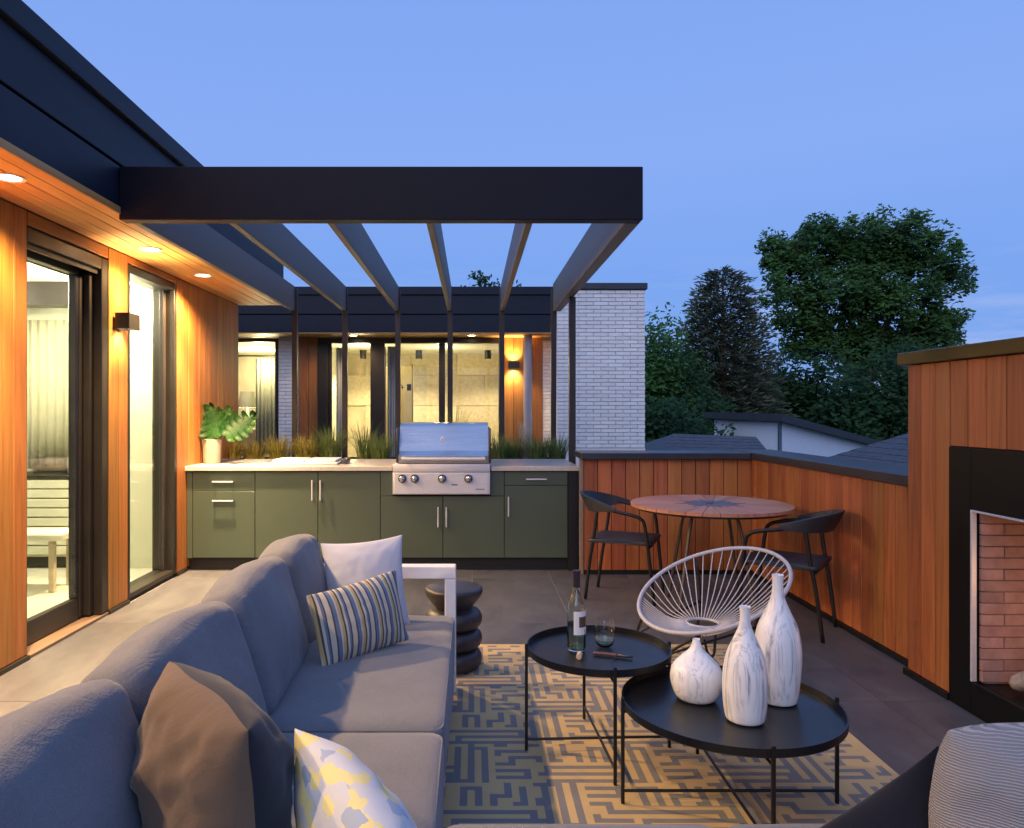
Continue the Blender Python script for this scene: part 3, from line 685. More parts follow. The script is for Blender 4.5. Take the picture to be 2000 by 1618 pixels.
# masonry core built round the firebox
c = B()
c.box((XF+.022, 3.44, 0), (3.3, 3.938, 1.64)); c.box((XF+.022, 1.2, 0), (3.3, 2.20, 1.64)); c.box((XF+.022, 2.20, .95), (3.3, 3.44, 1.64)); c.box((2.95, 2.20, 0), (3.3, 3.44, .95)); c.box((XF+.022, 2.20, 0), (2.95, 3.44, .14))
c.obj('core', M['cab_in'], FP)
cladding(FP, (XF+.02, 3.592, 0), (0, 1, 0), .346, .035, 1.64, .115, 'cedar', (-1, 0, 0))
cladding(FP, (XF+.02, 1.2, 0), (0, 1, 0), 2.39, 1.232, 1.64, .128, 'cedar', (-1, 0, 0))
cladding(FP, (XF+.025, 3.94, 0), (1, 0, 0), .9, .035, 1.64, .128, 'cedar', (0, 1, 0))
B().box((XF-.03, 1.15, 1.642), (3.33, 3.985, 1.708), .004).obj('cap', M['coping'], FP)
B().box((XF-.012, 3.592, 0), (XF+.02, 3.96, .033)).obj('base_strip', M['black'], FP)
s = B(); s.box((XF-.006, 3.43, .002), (XF+.02, 3.589, 1.228), .002); s.box((XF-.006, 2.2, .945), (XF+.02, 3.43, 1.228), .002); s.box((XF-.006, 2.2, .002), (XF+.02, 3.43, .15), .002); s.box((XF-.006, 1.3, .002), (XF+.02, 2.2, 1.228), .002)
s.obj('surround', M['black_gloss'], FP)
t = B(); t.box((XF-.010, 3.420, .152), (XF+.016, 3.43, .944), .002); t.box((XF-.010, 2.2, .934), (XF+.016, 3.419, .944), .002); t.obj('opening_trim', M['steel_dull'], FP)
fbx = empty('firebox', parent=FP, loc=(2.6, 3, .15))
B().box((XF+.052, 3.41, .141), (2.94, 3.438, .948)).box((2.92, 2.2, .141), (2.948, 3.40, .948)).obj('mortar', M['firemortar'], fbx)
wall_of_bricks(fbx, (XF+.022, 3.409, 0), (1, 0, 0), (0, -1, 0), .585, .155, .945, .21, .052, 'firebrick', .0035, .02)
wall_of_bricks(fbx, (2.918, 2.25, 0), (0, 1, 0), (-1, 0, 0), 1.14, .155, .945, .21, .052, 'firebrick', .0035, .02)
B().box((XF+.022, 2.2, .141), (2.94, 3.40, .150)).obj('hearth', M['black_gloss'], fbx)
def log(pts, r, label):
    P = smooth_path(pts, 6); rr = [r*(1 + .25*noise.noise(Vector((i*.6, r*50, 1)))) * (1 if 0 < i < len(P)-1 else .6) for i in range(len(P))]
    o = B().tube(P, rr, 10).obj('log', M['log'], smooth=True); props(o, label, 'log', 'driftwood logs in the firebox')
log([(2.40, 3.30, .18), (2.46, 3.22, .25), (2.50, 3.10, .30), (2.52, 2.95, .42)], .035, 'curved pale log leaning up at the left of the firebox')
log([(2.42, 3.12, .19), (2.50, 3.02, .24), (2.60, 2.85, .30)], .04, 'pale log lying across the front of the firebox')
log([(2.50, 3.28, .19), (2.58, 3.16, .32), (2.60, 3.02, .44)], .028, 'thin grey log standing behind the other firebox logs')
log([(2.38, 3.02, .19), (2.45, 3.10, .27), (2.48, 3.16, .38)], .022, 'thin twisted stick in front of the firebox logs')

FLM = empty('added_gas_flame', 'low unseen gas flame added deep in the brick firebox for its warm glow', 'added_flame', (2.62, 2.72, .15))  # out of view, added to give the firebox brick a warm glow
B().box((2.50, 2.45, .151), (2.74, 2.95, .175), .004).obj('added_burner', M['black'], FLM)
for i in range(9):
    yy_ = 2.50 + i*.05; hh_ = random.uniform(.06, .14)
    B().lathe([(0, 0), (.012, .004), (.016, hh_*.35), (.008, hh_*.75), (0, hh_)], (2.62+random.uniform(-.03, .03), yy_, .176), 8).obj('added_flame', emit('added_flame', (1, .42, .10), 14), FLM, True)
lamp('added_fire_light', 'POINT', (2.58, 2.84, .55), 5, (1, .48, .20), size=.08)  # added light of the unseen flame, warms the firebox brick

# ================================================================== OUTDOOR KITCHEN
K = empty('outdoor_kitchen', 'long run of olive green outdoor kitchen cabinets with pale counter', 'kitchen cabinet', (-.8, 6.9, 0))
YK = 6.5; kk = YK/1450
def kx(u): return (u-922)*kk
def kz(v): return 1.4-(v-803)*kk
B().box((-2.498, YK+.022, .11), (kx(743), 7.28, .874)).box((kx(985), YK+.022, .11), (kx(1110), 7.28, .874)).box((kx(743), YK+.022, .11), (kx(985), 7.28, .66)).obj('carcass', M['cab_in'], K)
B().box((-2.498, YK+.05, 0), (kx(1112), 7.28, .108)).obj('toe_kick', M['black'], K)
ct = B(); ct.box((-2.52, YK-.03, .876), (kx(766), 7.48, .916), .004); ct.box((kx(959), YK-.03, .876), (kx(1131), 7.48, .916), .004); ct.box((kx(766), 7.06, .876), (kx(959), 7.48, .916)); ct.obj('countertop', M['quartz'], K)
B().box((-2.498, YK, .11), (kx(376)-.002, YK+.02, .872), .002).obj('filler_panel', M['cab'], K)
B().box((kx(1110), YK, .0), (kx(1131), YK+.6, .874), .002).obj('end_panel', M['black'], K)
def front(name, u0, u1, z0, z1, handle=None):
    o = B().box((kx(u0)+.0025, YK, z0+.002), (kx(u1)-.0025, YK+.02, z1-.002), .002).obj(name, M['cab'], K)
    if handle:
        (au, av), (bu, bv) = handle; a = Vector((kx(au), YK-.032, kz(av))); c_ = Vector((kx(bu), YK-.032, kz(bv))); h = B()
        h.tube([a, c_], .0065, 8)
        for q in (a.lerp(c_, .08), a.lerp(c_, .92)): h.tube([q, q + Vector((0, .034, 0))], .005, 6)
        h.obj('handle', M['steel_dull'], o, True, 40)
front('drawer', 376, 498, .697, .870, ((417, 941), (457, 941)))
front('drawer', 376, 498, .113, .697, ((417, 978), (457, 978)))
front('door', 498, 621, .113, .870, ((611, 938), (611, 977)))
front('door', 621, 743, .113, .870, ((627, 938), (627, 977)))
front('door', 743, 865, .113, .655, ((856, 990), (856, 1029)))
front('door', 865, 985, .113, .655, ((872, 990), (872, 1029)))
front('drawer', 985, 1109, .748, .870, ((1027, 936), (1067, 936)))
front('door', 985, 1109, .113, .748, ((993, 970), (993, 1008)))
B().box((kx(743)+.002, YK, .657), (kx(768)-.003, YK+.02, .870), .002).obj('grill_filler', M['cab'], K)
B().box((kx(957)+.003, YK, .657), (kx(985)-.002, YK+.02, .870), .002).obj('grill_filler', M['cab'], K)

GR = empty('grill', 'stainless steel built in gas grill with closed lid and four knobs', 'grill', (-.27, 6.75, .67))
gx0, gx1 = kx(768), kx(957)
B().box((gx0, YK-.05, .674), (gx1, YK+.10, .868), .006, 2).obj('control_panel', M['steel_dull'], GR, True, 35)
B().box((gx0, YK-.06, .87), (gx1, YK+.56, .938), .006, 2).obj('firebox_rim', M['steel_dull'], GR, True, 35)
B().box((gx0+.02, YK-.053, .682), (gx1-.02, YK-.0505, .850), .001).obj('panel_face', M['steel_dull'], GR)
lx0, lx1 = kx(779), kx(954)
prof = [(YK-.035, .945), (YK-.04, 1.01), (YK+.01, 1.05)] + [(YK+.02 + .20*math.sin(R(a))**1.0*1.0, 1.06 + .225*(1-math.cos(R(a)))/1.0*0 + .225*math.sin(R(a))**.9) for a in ()] + [(YK+.13, 1.265), (YK+.17, 1.288), (YK+.24, 1.295), (YK+.50, 1.295), (YK+.54, 1.27), (YK+.54, .945)]
B().prism(prof, 'x', lx0, lx1).obj('lid', M['steel'], GR)
B().box((lx0-.022, YK-.03, .945), (lx0-.002, YK+.52, 1.25), .006, 2).box((lx1+.002, YK-.03, .945), (lx1+.022, YK+.52, 1.25), .006, 2).obj('lid_side', M['dark_steel'], GR, True, 35)
h = B(); h.tube([(lx0+.03, YK-.095, .985), (lx1-.03, YK-.095, .985)], .014, 12)
for x in (lx0+.045, lx1-.045): h.tube([(x, YK-.095, .985), (x, YK-.036, .985)], .012, 8)
h.obj('handle', M['steel_dull'], GR, True, 40)
for u in (787, 811, 864, 915):
    kb = B(); x = kx(u); z = kz(934)
    kb.tube([(x, YK-.067, z), (x, YK-.092, z), (x, YK-.099, z)], [.027, .024, .014], 20); kb.box((x-.004, YK-.106, z-.026), (x+.004, YK-.092, z+.026), .002); ko = kb.obj('knob', M['steel'], GR, True, 40)
    B().tube([(x, YK-.054, z), (x, YK-.066, z)], .036, 24).obj('bezel', M['dark_steel'], ko, True, 40)
B().tube([(kx(864), YK+.065, 1.155), (kx(864), YK+.055, 1.15)], .018, 20).obj('lid_badge', M['white_frame'], GR)
B().tube([(kx(882), YK-.0545, kz(946)), (kx(894), YK-.0545, kz(946))], .004, 6).obj('panel_mark', M['dark_steel'], GR)
B().tube([(kx(929) + i*.0095, YK-.0545, kz(955) + (.0055 if i % 2 else -.003)) for i in range(9)], .0035, 5).obj('logo_lettering', M['dark_steel'], GR)

TR = empty('burner_tray', 'low pale rectangular tray with two lids on the counter left of the grill', 'tray', (-1.57, 6.9, .917))
B().box((kx(517), 6.66, .918), (kx(652), 7.05, .938), .006, 2).obj('tray_base', M['white_frame'], TR, True, 40)
for u0, u1 in ((521, 583), (587, 648)):
    B().box((kx(u0), 6.68, .939), (kx(u1), 7.03, .962), .010, 2).obj('lid', M['white_frame'], TR, True, 40)
B().box((kx(655), 6.75, .918), (kx(668), 6.95, .965), .008, 2).obj('end_grip', M['dark_steel'], TR, True, 40)

# planter with grasses behind the counter
PL = empty('planter', 'long dark trough planter behind the kitchen counter', 'planter', (-.8, 7.75, 0))
B().box((-2.46, 7.50, 0), (.92, 7.53, .90)).box((-2.46, 8.05, 0), (.92, 8.08, .90)).box((-2.49, 7.50, 0), (-2.462, 8.08, .90)).box((.922, 7.50, 0), (.95, 8.08, .90)).obj('trough', M['black'], PL)
B().box((-2.46, 7.532, 0), (.92, 8.048, .86)).obj('soil', M['soil'], PL)
def tuft(name, u, Y, h, n, spread, m, label, z=.86, w=.0032, lean=.75):
    h *= 1.18; n = int(n*1.3)
    rnd = random.Random(int(u*13)); x0 = (u-922)/1450*Y; V, F = [], []
    for i in range(n):
        a = rnd.uniform(0, 2*math.pi); rr = spread*math.sqrt(rnd.random())*.55
        bx, by_ = x0 + rr*math.cos(a), Y + rr*math.sin(a)*.8
        L = h*rnd.uniform(.45, 1.05); d = rnd.uniform(.1, lean)*L; da = a + rnd.uniform(-.7, .7)
        sx, sy = -math.sin(da)*w, math.cos(da)*w; s0 = len(V); ww = rnd.uniform(.6, 1.2)
        for q, (t, k_) in enumerate(((0, 1), (.4, .95), (.75, .6), (1, .05))):
            ox, oy, oz = d*t*t*math.cos(da), d*t*t*math.sin(da), L*(t - .18*t*t*d/max(L, .01))
            V += [(bx+ox-sx*k_*ww, by_+oy-sy*k_*ww, z+oz), (bx+ox+sx*k_*ww, by_+oy+sy*k_*ww, z+oz)]
        for q in range(3): F.append((s0+2*q, s0+2*q+1, s0+2*q+3, s0+2*q+2))
    me = bpy.data.meshes.new(name); me.from_pydata(V, [], F); me.materials.append(M[m])
    o = put(name, me); return props(o, label, 'grass', 'grasses in the planter behind the counter')
for a in ((452, 7.7, .24, 240, .17, 'grassblade', 'golden grass tuft just right of the potted monstera'),
          (497, 7.78, .22, 240, .18, 'grassblade', 'low golden grass tuft under the rear curtain window'),
          (545, 7.7, .27, 280, .19, 'grassblade', 'golden grass tuft in front of the thin white brick pier'),
          (596, 7.75, .27, 280, .19, 'grassblade', 'golden green tuft in front of the orange rear cedar panel'),
          (645, 7.7, .36, 300, .17, 'grassgreen', 'green tuft with long blades left of the second pergola post'),
          (712, 7.7, .42, 110, .13, 'grassgreen', 'tallest slender grass tuft between the post and the grill'),
          (742, 7.62, .30, 260, .16, 'grassgreen', 'green tuft close against the left side of the grill'),
          (885, 7.9, .55, 110, .20, 'grassgreen', 'sparse fine grass rising behind the grill lid'),
          (973, 7.6, .30, 240, .14, 'grassgreen', 'green tuft close against the right side of the grill'),
          (1002, 7.75, .26, 200, .14, 'grassgreen', 'dark green tuft below the rear wall lamp'),
          (1050, 7.65, .28, 260, .16, 'grassgreen', 'dark green tuft left of the narrow rear post'),
          (1088, 7.7, .28, 260, .15, 'grassgreen', 'dark green tuft beside the corner post and brick block')): tuft('ornamental_grass', *a)
tuft('pale_grass', 1026, 7.85, .40, 150, .07, 'pampas', 'pale feathery grass standing below the grey downpipe', lean=.2)

# monstera
MO = empty('potted_monstera', 'potted monstera with big split green leaves at the left end of the counter', 'potted plant', px(414, 908, 6.85))
c0 = px(414, 908, 6.85); c0.z = .917
B().lathe([(0, 0), (.070, 0), (.078, .02), (.085, .20), (.086, .225), (.076, .225), (.074, .19), (0, .19)], c0, 28).obj('pot', M['pot'], MO, True, 40)
B().lathe([(0, .2), (.074, .192)], c0, 20).obj('soil', M['soil'], MO)
def monstera_leaf(base, tip, right, size):
    base, tip, right = Vector(base), Vector(tip), Vector(right).normalized(); ax = tip - base; L = ax.length; up = right.cross(ax.normalized())
    g = B(); nl = 6
    def half(t):                       # outline half width
        return size * (math.sin(math.pi*min(1, t*.93 + .09))**.72) * (1.0 - .25*t)
    for sd in (-1, 1):
        for i in range(nl):
            t0, t1 = i/nl, (i+1)/nl; g0, g1 = (t0 + .024), (t1 - .024)
            def P(t, f, droop=.10):
                f2 = f*half(t); sweep = -.14 + .34*t
                q = base + ax*(t + sweep*f*(.55)) + right*sd*f2 + up*(.03*math.sin(f*2.4) + .012*f*math.cos((t*nl % 1)*6.283) - droop*f*f*size*2 - .25*size*(t-.45)**2)
                return g.bm.verts.new(q)
            rows = [(P(t0, 0), P((t0+t1)/2, 0), P(t1, 0)), (P(t0+.003, .4), P((t0+t1)/2, .4), P(t1-.003, .4)), (P(g0, .75), P((t0+t1)/2, .78), P(g1, .75)), (P(g0+.02, .95), P((t0+t1)/2, 1.04), P(g1-.02, .97))]
            for a, c_ in zip(rows, rows[1:]):
                for q in range(2): g.bm.faces.new((a[q], a[q+1], c_[q+1], c_[q]))
    bmesh.ops.remove_doubles(g.bm, verts=g.bm.verts, dist=.0008)
    lf = g.obj('leaf', M['monstera'], MO, True)
    B().tube([base + ax*t_ + up*(.004 - .25*size*(t_-.45)**2) for t_ in (0, .25, .5, .75, .97)], [.004, .0035, .003, .0022, .001], 5).obj('midrib', M['stem'], lf, True)
    return lf
def q(u, v, Y): return px(u, v, Y)
for (bu, bv, by_), (tu, tv, ty), rt, sz in (((416, 838, 6.80), (396, 862, 6.62), (.72, -.1, .62), .0),):
    pass
def leaf_at(base, n, d, L, hw):
    n = Vector(n).normalized(); d = Vector(d); d = (d - n*d.dot(n)).normalized()
    monstera_leaf(base, base + d*L, n.cross(d), hw)
    B().tube(smooth_path([c0 + Vector((0, 0, .19)), (c0 + base)/2 + Vector((0, .01, .12)), base + d*.02], 5), .005, 6).obj('stem', M['stem'], MO, True)
leaf_at(q(420, 856, 6.78), (-.12, -.88, .42), (-.34, 0, .94), .35, .175)
leaf_at(q(440, 852, 6.72), (.22, -.85, .40), (.70, 0, .70), .33, .155)
leaf_at(q(428, 836, 6.95), (.05, -.75, .6), (.18, 0, .98), .25, .12)
# ================================================================== CUSHIONS AND PILLOWS
def cushion_mesh(name, w, d, h, r, crown, m, seed=0, wr=.006, n=22, sag=0, yc=.5, flat=True):
    bm = bmesh.new(); grid = {}
    def key(p): return (round(p[0], 5), round(p[1], 5), round(p[2], 5))
    def vert(p):
        k_ = key(p)
        if k_ in grid: return grid[k_]
        hx, hy, hz = w/2, d/2, h/2
        q_ = Vector((p[0]*hx, p[1]*hy, p[2]*hz)); inner = Vector((max(-hx+r, min(hx-r, q_.x)), max(-hy+r, min(hy-r, q_.y)), max(-hz+r, min(hz-r, q_.z))))
        dv = q_ - inner
        if dv.length > 1e-6: q_ = inner + dv.normalized()*r
        ux, uy, uz = (1-p[0]**2), (1-p[1]**2), (1-p[2]**2)
        q_.z += crown*(1 if p[2] > 0 else -.3)*(abs(p[2])**2)*ux*ux*(uy*uy if flat else 1)
        q_.y += crown*yc*math.copysign(1, p[1])*(abs(p[1])**2)*ux*ux*uz*uz
        q_.x += crown*.5*math.copysign(1, p[0])*(abs(p[0])**2)*uy*uy*uz*uz
        nv = Vector((q_.x*5+seed, q_.y*5, q_.z*5)); nn = .7*noise.noise(nv) + .35*noise.noise(nv*2.3) + .12*noise.noise(nv*6)
        dirn = Vector((p[0]*abs(p[0]), p[1]*abs(p[1]), p[2]*abs(p[2])))
        if dirn.length > 0: q_ += dirn.normalized()*nn*wr
        if sag: q_.z -= sag*(p[0]**2)*(1 if p[2] > 0 else 0)
        grid[k_] = bm.verts.new(q_); return grid[k_]
    L = [-1 + 2*i/n for i in range(n+1)]
    for ax in range(3):
        for s_ in (-1, 1):
            for i in range(n):
                for j in range(n):
                    def pt(a, b_):
                        p = [0, 0, 0]; p[ax] = s_; p[(ax+1) % 3] = a; p[(ax+2) % 3] = b_; return vert(p)
                    try: bm.faces.new((pt(L[i], L[j]), pt(L[i+1], L[j]), pt(L[i+1], L[j+1]), pt(L[i], L[j+1])))
                    except ValueError: pass
    bmesh.ops.recalc_face_normals(bm, faces=bm.faces)
    me = bpy.data.meshes.new(name); bm.to_mesh(me); bm.free(); me.materials.append(M[m])
    me.polygons.foreach_set('use_smooth', [True]*len(me.polygons)); return me
def pillow_mesh(name, w, h, t, mats, seed=0, wr=.05, ear=.10, n=44, power=.62):
    bm = bmesh.new(); rows = {}
    def pos(u, v, side):
        e = (max(0, 1-u*u)*max(0, 1-v*v))**power
        x = w/2*u*(1 - ear*(1-v*v)*abs(u)**2); z = h/2*v*(1 - ear*(1-u*u)*abs(v)**2)
        nv = Vector((u*2.2+seed, v*2.2, side*3.1)); nn = noise.noise(nv) + .5*noise.noise(nv*2.7)
        # creases fanning out of the corners
        cr = 0
        for cu in (-1, 1):
            for cv in (-1, 1):
                a = math.atan2(v-cv, u-cu); dd = math.hypot(u-cu, v-cv)
                cr += math.sin(a*13 + seed*3 + cu + 2*cv)*math.exp(-((dd-.55)/.35)**2)
        y = side*t/2*e*(1 + wr*2.2*nn) + side*wr*.012*cr*min(1, e*4)
        y += .012*noise.noise(Vector((u*1.5+seed, v*1.5, 9)))*(abs(u)**4+abs(v)**4)
        return (x, y, z)
    V = {}
    for side in (-1, 1):
        for i in range(n+1):
            for j in range(n+1):
                edge = i in (0, n) or j in (0, n)
                if edge and (0, i, j) in V: V[(side, i, j)] = V[(0, i, j)]; continue
                # sample denser towards the seam
                u = math.sin((-1 + 2*i/n)*math.pi/2*.98)/math.sin(math.pi/2*.98); v = math.sin((-1 + 2*j/n)*math.pi/2*.98)/math.sin(math.pi/2*.98)
                vv = bm.verts.new(pos(u, v, side)); V[(side, i, j)] = vv
                if edge: V[(0, i, j)] = vv
        for i in range(n):
            for j in range(n):
                q_ = (V[(side, i, j)], V[(side, i+1, j)], V[(side, i+1, j+1)], V[(side, i, j+1)])
                f = bm.faces.new(q_ if side < 0 else q_[::-1]); f.material_index = 0 if side < 0 else len(mats)-1
    me = bpy.data.meshes.new(name); bm.to_mesh(me); bm.free()
    for m in mats: me.materials.append(M[m])
    me.polygons.foreach_set('use_smooth', [True]*len(me.polygons)); return me

# sofa -------------------------------------------------------------
SF = empty('sofa', 'large grey L shaped outdoor sofa with white metal frame and loose back cushions', 'sofa', (-.5, 2.3, 0))
XB, XS = -.98, -.085
fr = B()
fr.box((XB, .0, .10), (XS-.01, 3.66, .19), .006); fr.box((XS-.005, .85, .10), (1.62, 1.80, .19), .006)
fr.box((XB-.02, .0, .10), (XB+.03, 3.66, .60), .006)
fr.obj('base_frame', M['white_frame'], SF)
B().box((XB-.03, 3.665, .57), (XS+.005, 3.735, .632), .004).box((XS-.05, 3.665, .0), (XS+.005, 3.735, .568), .004).box((XB-.03, 3.665, 0), (XB+.03, 3.735, .568), .004).obj('arm_frame', M['white_frame'], SF)
for x, y in ((XS-.06, 2.0), (XB+.05, 2.0), (1.5, 1.68), (1.5, .9)): B().box((x-.025, y-.025, 0), (x+.025, y+.025, .099)).obj('leg', M['white_frame'], SF)
def seat(name, x0, x1, y0, y1, z0, z1, seed, crown=.022):
    me = cushion_mesh(name, x1-x0, y1-y0, z1-z0, .035, crown, 'sofa', seed, .004)
    so_ = put(name, me, SF, Matrix.Translation(((x0+x1)/2, (y0+y1)/2, (z0+z1)/2)))
    rr_ = .05; P_ = []
    for cxx, cyy, a0 in ((x1-rr_, y1-rr_, 0), (x0+rr_, y1-rr_, 90), (x0+rr_, y0+rr_, 180), (x1-rr_, y0+rr_, 270)): P_ += arc((cxx, cyy, z1-.016), rr_-.008, R(a0), R(a0+90), 5)
    B().tube(P_, .0045, 6, True).obj('piping', M['sofa'], so_, True)
seat('seat_cushion', -.95, XS, 2.335, 3.655, .192, .405, 1.3)
seat('seat_cushion', -.95, XS, .94, 2.328, .192, .405, 4.1)
seat('seat_cushion', XS+.008, .60, .85, 1.815, .192, .405, 7.7)
seat('seat_cushion', .608, 1.62, .85, 1.815, .192, .405, 9.2)
def backc(y0, y1, seed, zc=.60, hh=.44, tilt=16, x=-.775, t=.19, twist=0):
    me = cushion_mesh('back_cushion', y1-y0, t, hh, .066, .022, 'sofa', seed, .009, 34, .012, 1.6, False)
    m = Matrix.Translation((x, (y0+y1)/2, zc)) @ Matrix.Rotation(R(-90 + twist), 4, 'Z') @ Matrix.Rotation(R(tilt), 4, 'X')
    put('back_cushion', me, SF, m)
backc(3.10, 3.66, 2.2, .585, .44, 13, -.80)
backc(2.38, 3.10, 5.1, .585, .45, 16, -.79, .18, 2)
backc(1.69, 2.39, 8.3, .585, .45, 17, -.79, .18, -2)
backc(.95, 1.70, 11.9, .590, .45, 17, -.79, .19, 3)

def pillow(name, label, me, c, w, up):
    o = put(name, me, None, basis(c, w, up)); return props(o, label, 'pillow')
# brown pillow, shade painted dark blue into its back face: top edge from far-left to near-right
c = Vector((-.575, 1.60, .60))
pillow('throw_pillow', 'large brown linen pillow with shade coloured into its right face on the sofa corner', pillow_mesh('brown_pillow', .46, .45, .30, ['brown', 'brown_shade'], 3.3, .09, -.06, power=.46), Vector((-.558, 1.588, .58)), Vector((.29, -.35, -.01)), Vector((-.08, .0, 1)))
pillow('throw_pillow', 'white pillow with yellow and pale blue patches leaning on the near sofa seat', pillow_mesh('yellow_pillow', .46, .43, .22, ['yellow', 'yellow'], 8.1, .08, -.04, power=.5), Vector((-.205, 1.50, .475)), Vector((.20, -.28, -.075)), Vector((-.28, -.16, .9)))
pillow('throw_pillow', 'narrow pillow striped blue cream brown and tan against the sofa back', pillow_mesh('striped_pillow', .45, .30, .13, ['stripe', 'stripe'], 5.2, .04, .05), Vector((-.455, 3.02, .555)), Vector((.29, .31, .03)), Vector((-.16, .17, 1)))
pillow('throw_pillow', 'square off white linen pillow at the far end of the sofa by the arm', pillow_mesh('white_pillow', .38, .41, .15, ['offwhite', 'offwhite'], 6.7, .06, .08), Vector((-.495, 3.44, .60)), Vector((.42, .06, .035)), Vector((-.06, .16, 1)))
pillow('throw_pillow', 'black cloth pillow with one corner up beside the ribbed pillow', pillow_mesh('black_pillow', .54, .48, .14, ['blackcloth', 'blackcloth'], 1.7, .04, .06), Vector((.87, 1.46, .375)), Vector((.38, .08, .17)), Vector((-.28, .22, .42)))
pillow('throw_pillow', 'ribbed grey and white knit pillow at the near right of the sofa', pillow_mesh('knit_pillow', .50, .42, .30, ['knit', 'knit'], 2.4, .07, -.14, power=.45), Vector((1.185, 1.40, .555)), Vector((1, -.25, 0)), Vector((0, .12, 1)))

# ================================================================== RUG
nx, ny, cs = 87, 109, .027
rx1, ry1 = 1.63, 4.42; rx0, ry0 = rx1 - nx*cs, ry1 - ny*cs
V, F, MI = [], [], []
for j in range(ny+1):
    for i in range(nx+1): V.append((rx0 + i*cs, ry0 + j*cs, .011 + .0008*noise.noise(Vector((i*.2, j*.2, 0)))))
def fret(i, j):
    bi, bj = i//12, j//12; a, b_ = i % 12, j % 12
    if (bi+bj) % 2: a, b_ = b_, a
    if bi % 2: b_ = 11-b_
    if a in (0, 2, 4): return b_ <= (10 if a != 2 else 11)
    if a in (1, 3): return b_ == (0 if a == 1 else 10)
    if a >= 6:
        if b_ in (1, 3, 9): return a < 11
        if b_ == 5: return a <= 8
        if b_ == 7: return a >= 8
        if b_ == 6: return a == 8
        if b_ in (2, 8): return a == (10 if b_ == 2 else 6)
        if b_ == 11: return a in (6, 7, 11)
    return False
for j in range(ny):
    for i in range(nx):
        p = j*(nx+1)+i; F.append((p, p+1, p+nx+2, p+nx+1)); MI.append(1 if fret(i, j) and 0 < i < nx-1 and 0 < j < ny-1 else 0)
me = bpy.data.meshes.new('rug'); me.from_pydata(V, [], F); me.materials.append(M['rug_gold']); me.materials.append(M['rug_blue']); me.polygons.foreach_set('material_index', MI)
o = put('rug', me); props(o, 'gold woven rug with blue grey fretwork pattern under the coffee tables', 'rug')
sm = o.modifiers.new('thick', 'SOLIDIFY'); sm.thickness = .009; sm.offset = -1

# ================================================================== COFFEE TABLES
def coffee(label, cx, cy, r, ztop, rot, legr, rim=.03):
    t = empty('coffee_table', label, 'coffee table', (cx, cy, .011), group='round black tray tables')
    zt = ztop - rim
    B().lathe([(0, 0), (r-.004, 0), (r, .004), (r, rim), (r-.005, rim), (r-.006, .007), (0, .007)], (cx, cy, zt), 72).obj('tray', M['tray'], t, True, 40)
    ft = []
    for i in range(4):
        a = rot + i*math.pi/2; x, y = cx + legr*math.cos(a), cy + legr*math.sin(a); ft.append(Vector((x, y, .012)))
        B().box((-.006, -.006, .0), (.006, .006, ztop + .012 - .012), .0015).obj('leg', M['black'], t, mat=Matrix.Translation((x, y, .012)) @ Matrix.Rotation(a, 4, 'Z'))
    for i in range(2):
        a_, b_ = ft[i] + Vector((0, 0, .045 + i*.013)), ft[i+2] + Vector((0, 0, .045 + i*.013)); d = (b_-a_).normalized()
        B().tube([a_ + d*.006, b_ - d*.006], .0055, 8).obj('cross_bar', M['black'], t)
    for i in range(2):
        a_, b_ = ft[i], ft[i+2]; z = zt - .008 - i*.012; d = (b_-a_).normalized()
        B().tube([Vector((a_.x, a_.y, z)) + d*.007, Vector((b_.x, b_.y, z)) - d*.007], .005, 6).obj('tray_support', M['black'], t)
T1 = (.518, 3.05); T2 = (.912, 2.626)
coffee('taller round black tray table holding the wine bottle', *T1, .292, .437, R(2.5), .296)
coffee('lower and wider round black tray table holding the three vases', *T2, .376, .375, R(0), .379)

# vases -----------------------------------------------------------
def vase(label, u, v, Y, prof):
    c = px(u, v, Y); c.z = .353
    P = smooth_path([(r, 0, z) for r, z in prof], 5); pr = [(max(0.0001, p.x), p.z) for p in P]; pr[0] = (0, pr[0][1])
    top = pr[-1]; pr += [(top[0]*.75, top[1]-.002), (top[0]*.7, top[1]-.05), (0, top[1]-.06)]
    o = B().lathe(pr, (0, 0, 0), 48).obj('vase', M['marble'], None, True, 50, Matrix.Translation(c)); props(o, label, 'vase', 'marbled white vases on the lower table')
vase('squat round white marbled vase with a short pointed neck', 1360, 1372, 2.70, [(0, 0), (.055, .001), (.078, .022), (.092, .07), (.086, .115), (.055, .152), (.026, .180), (.015, .205), (.013, .218)])
vase('middle white marbled bottle vase in front of the tallest one', 1455, 1404, 2.515, [(0, 0), (.052, .001), (.066, .02), (.073, .09), (.072, .16), (.060, .225), (.034, .285), (.019, .325), (.0165, .36), (.019, .385)])
vase('tallest white marbled bottle vase with a slender neck', 1519, 1376, 2.68, [(0, 0), (.055, .001), (.068, .02), (.078, .10), (.081, .19), (.070, .265), (.044, .325), (.024, .375), (.0185, .42), (.0205, .456)])

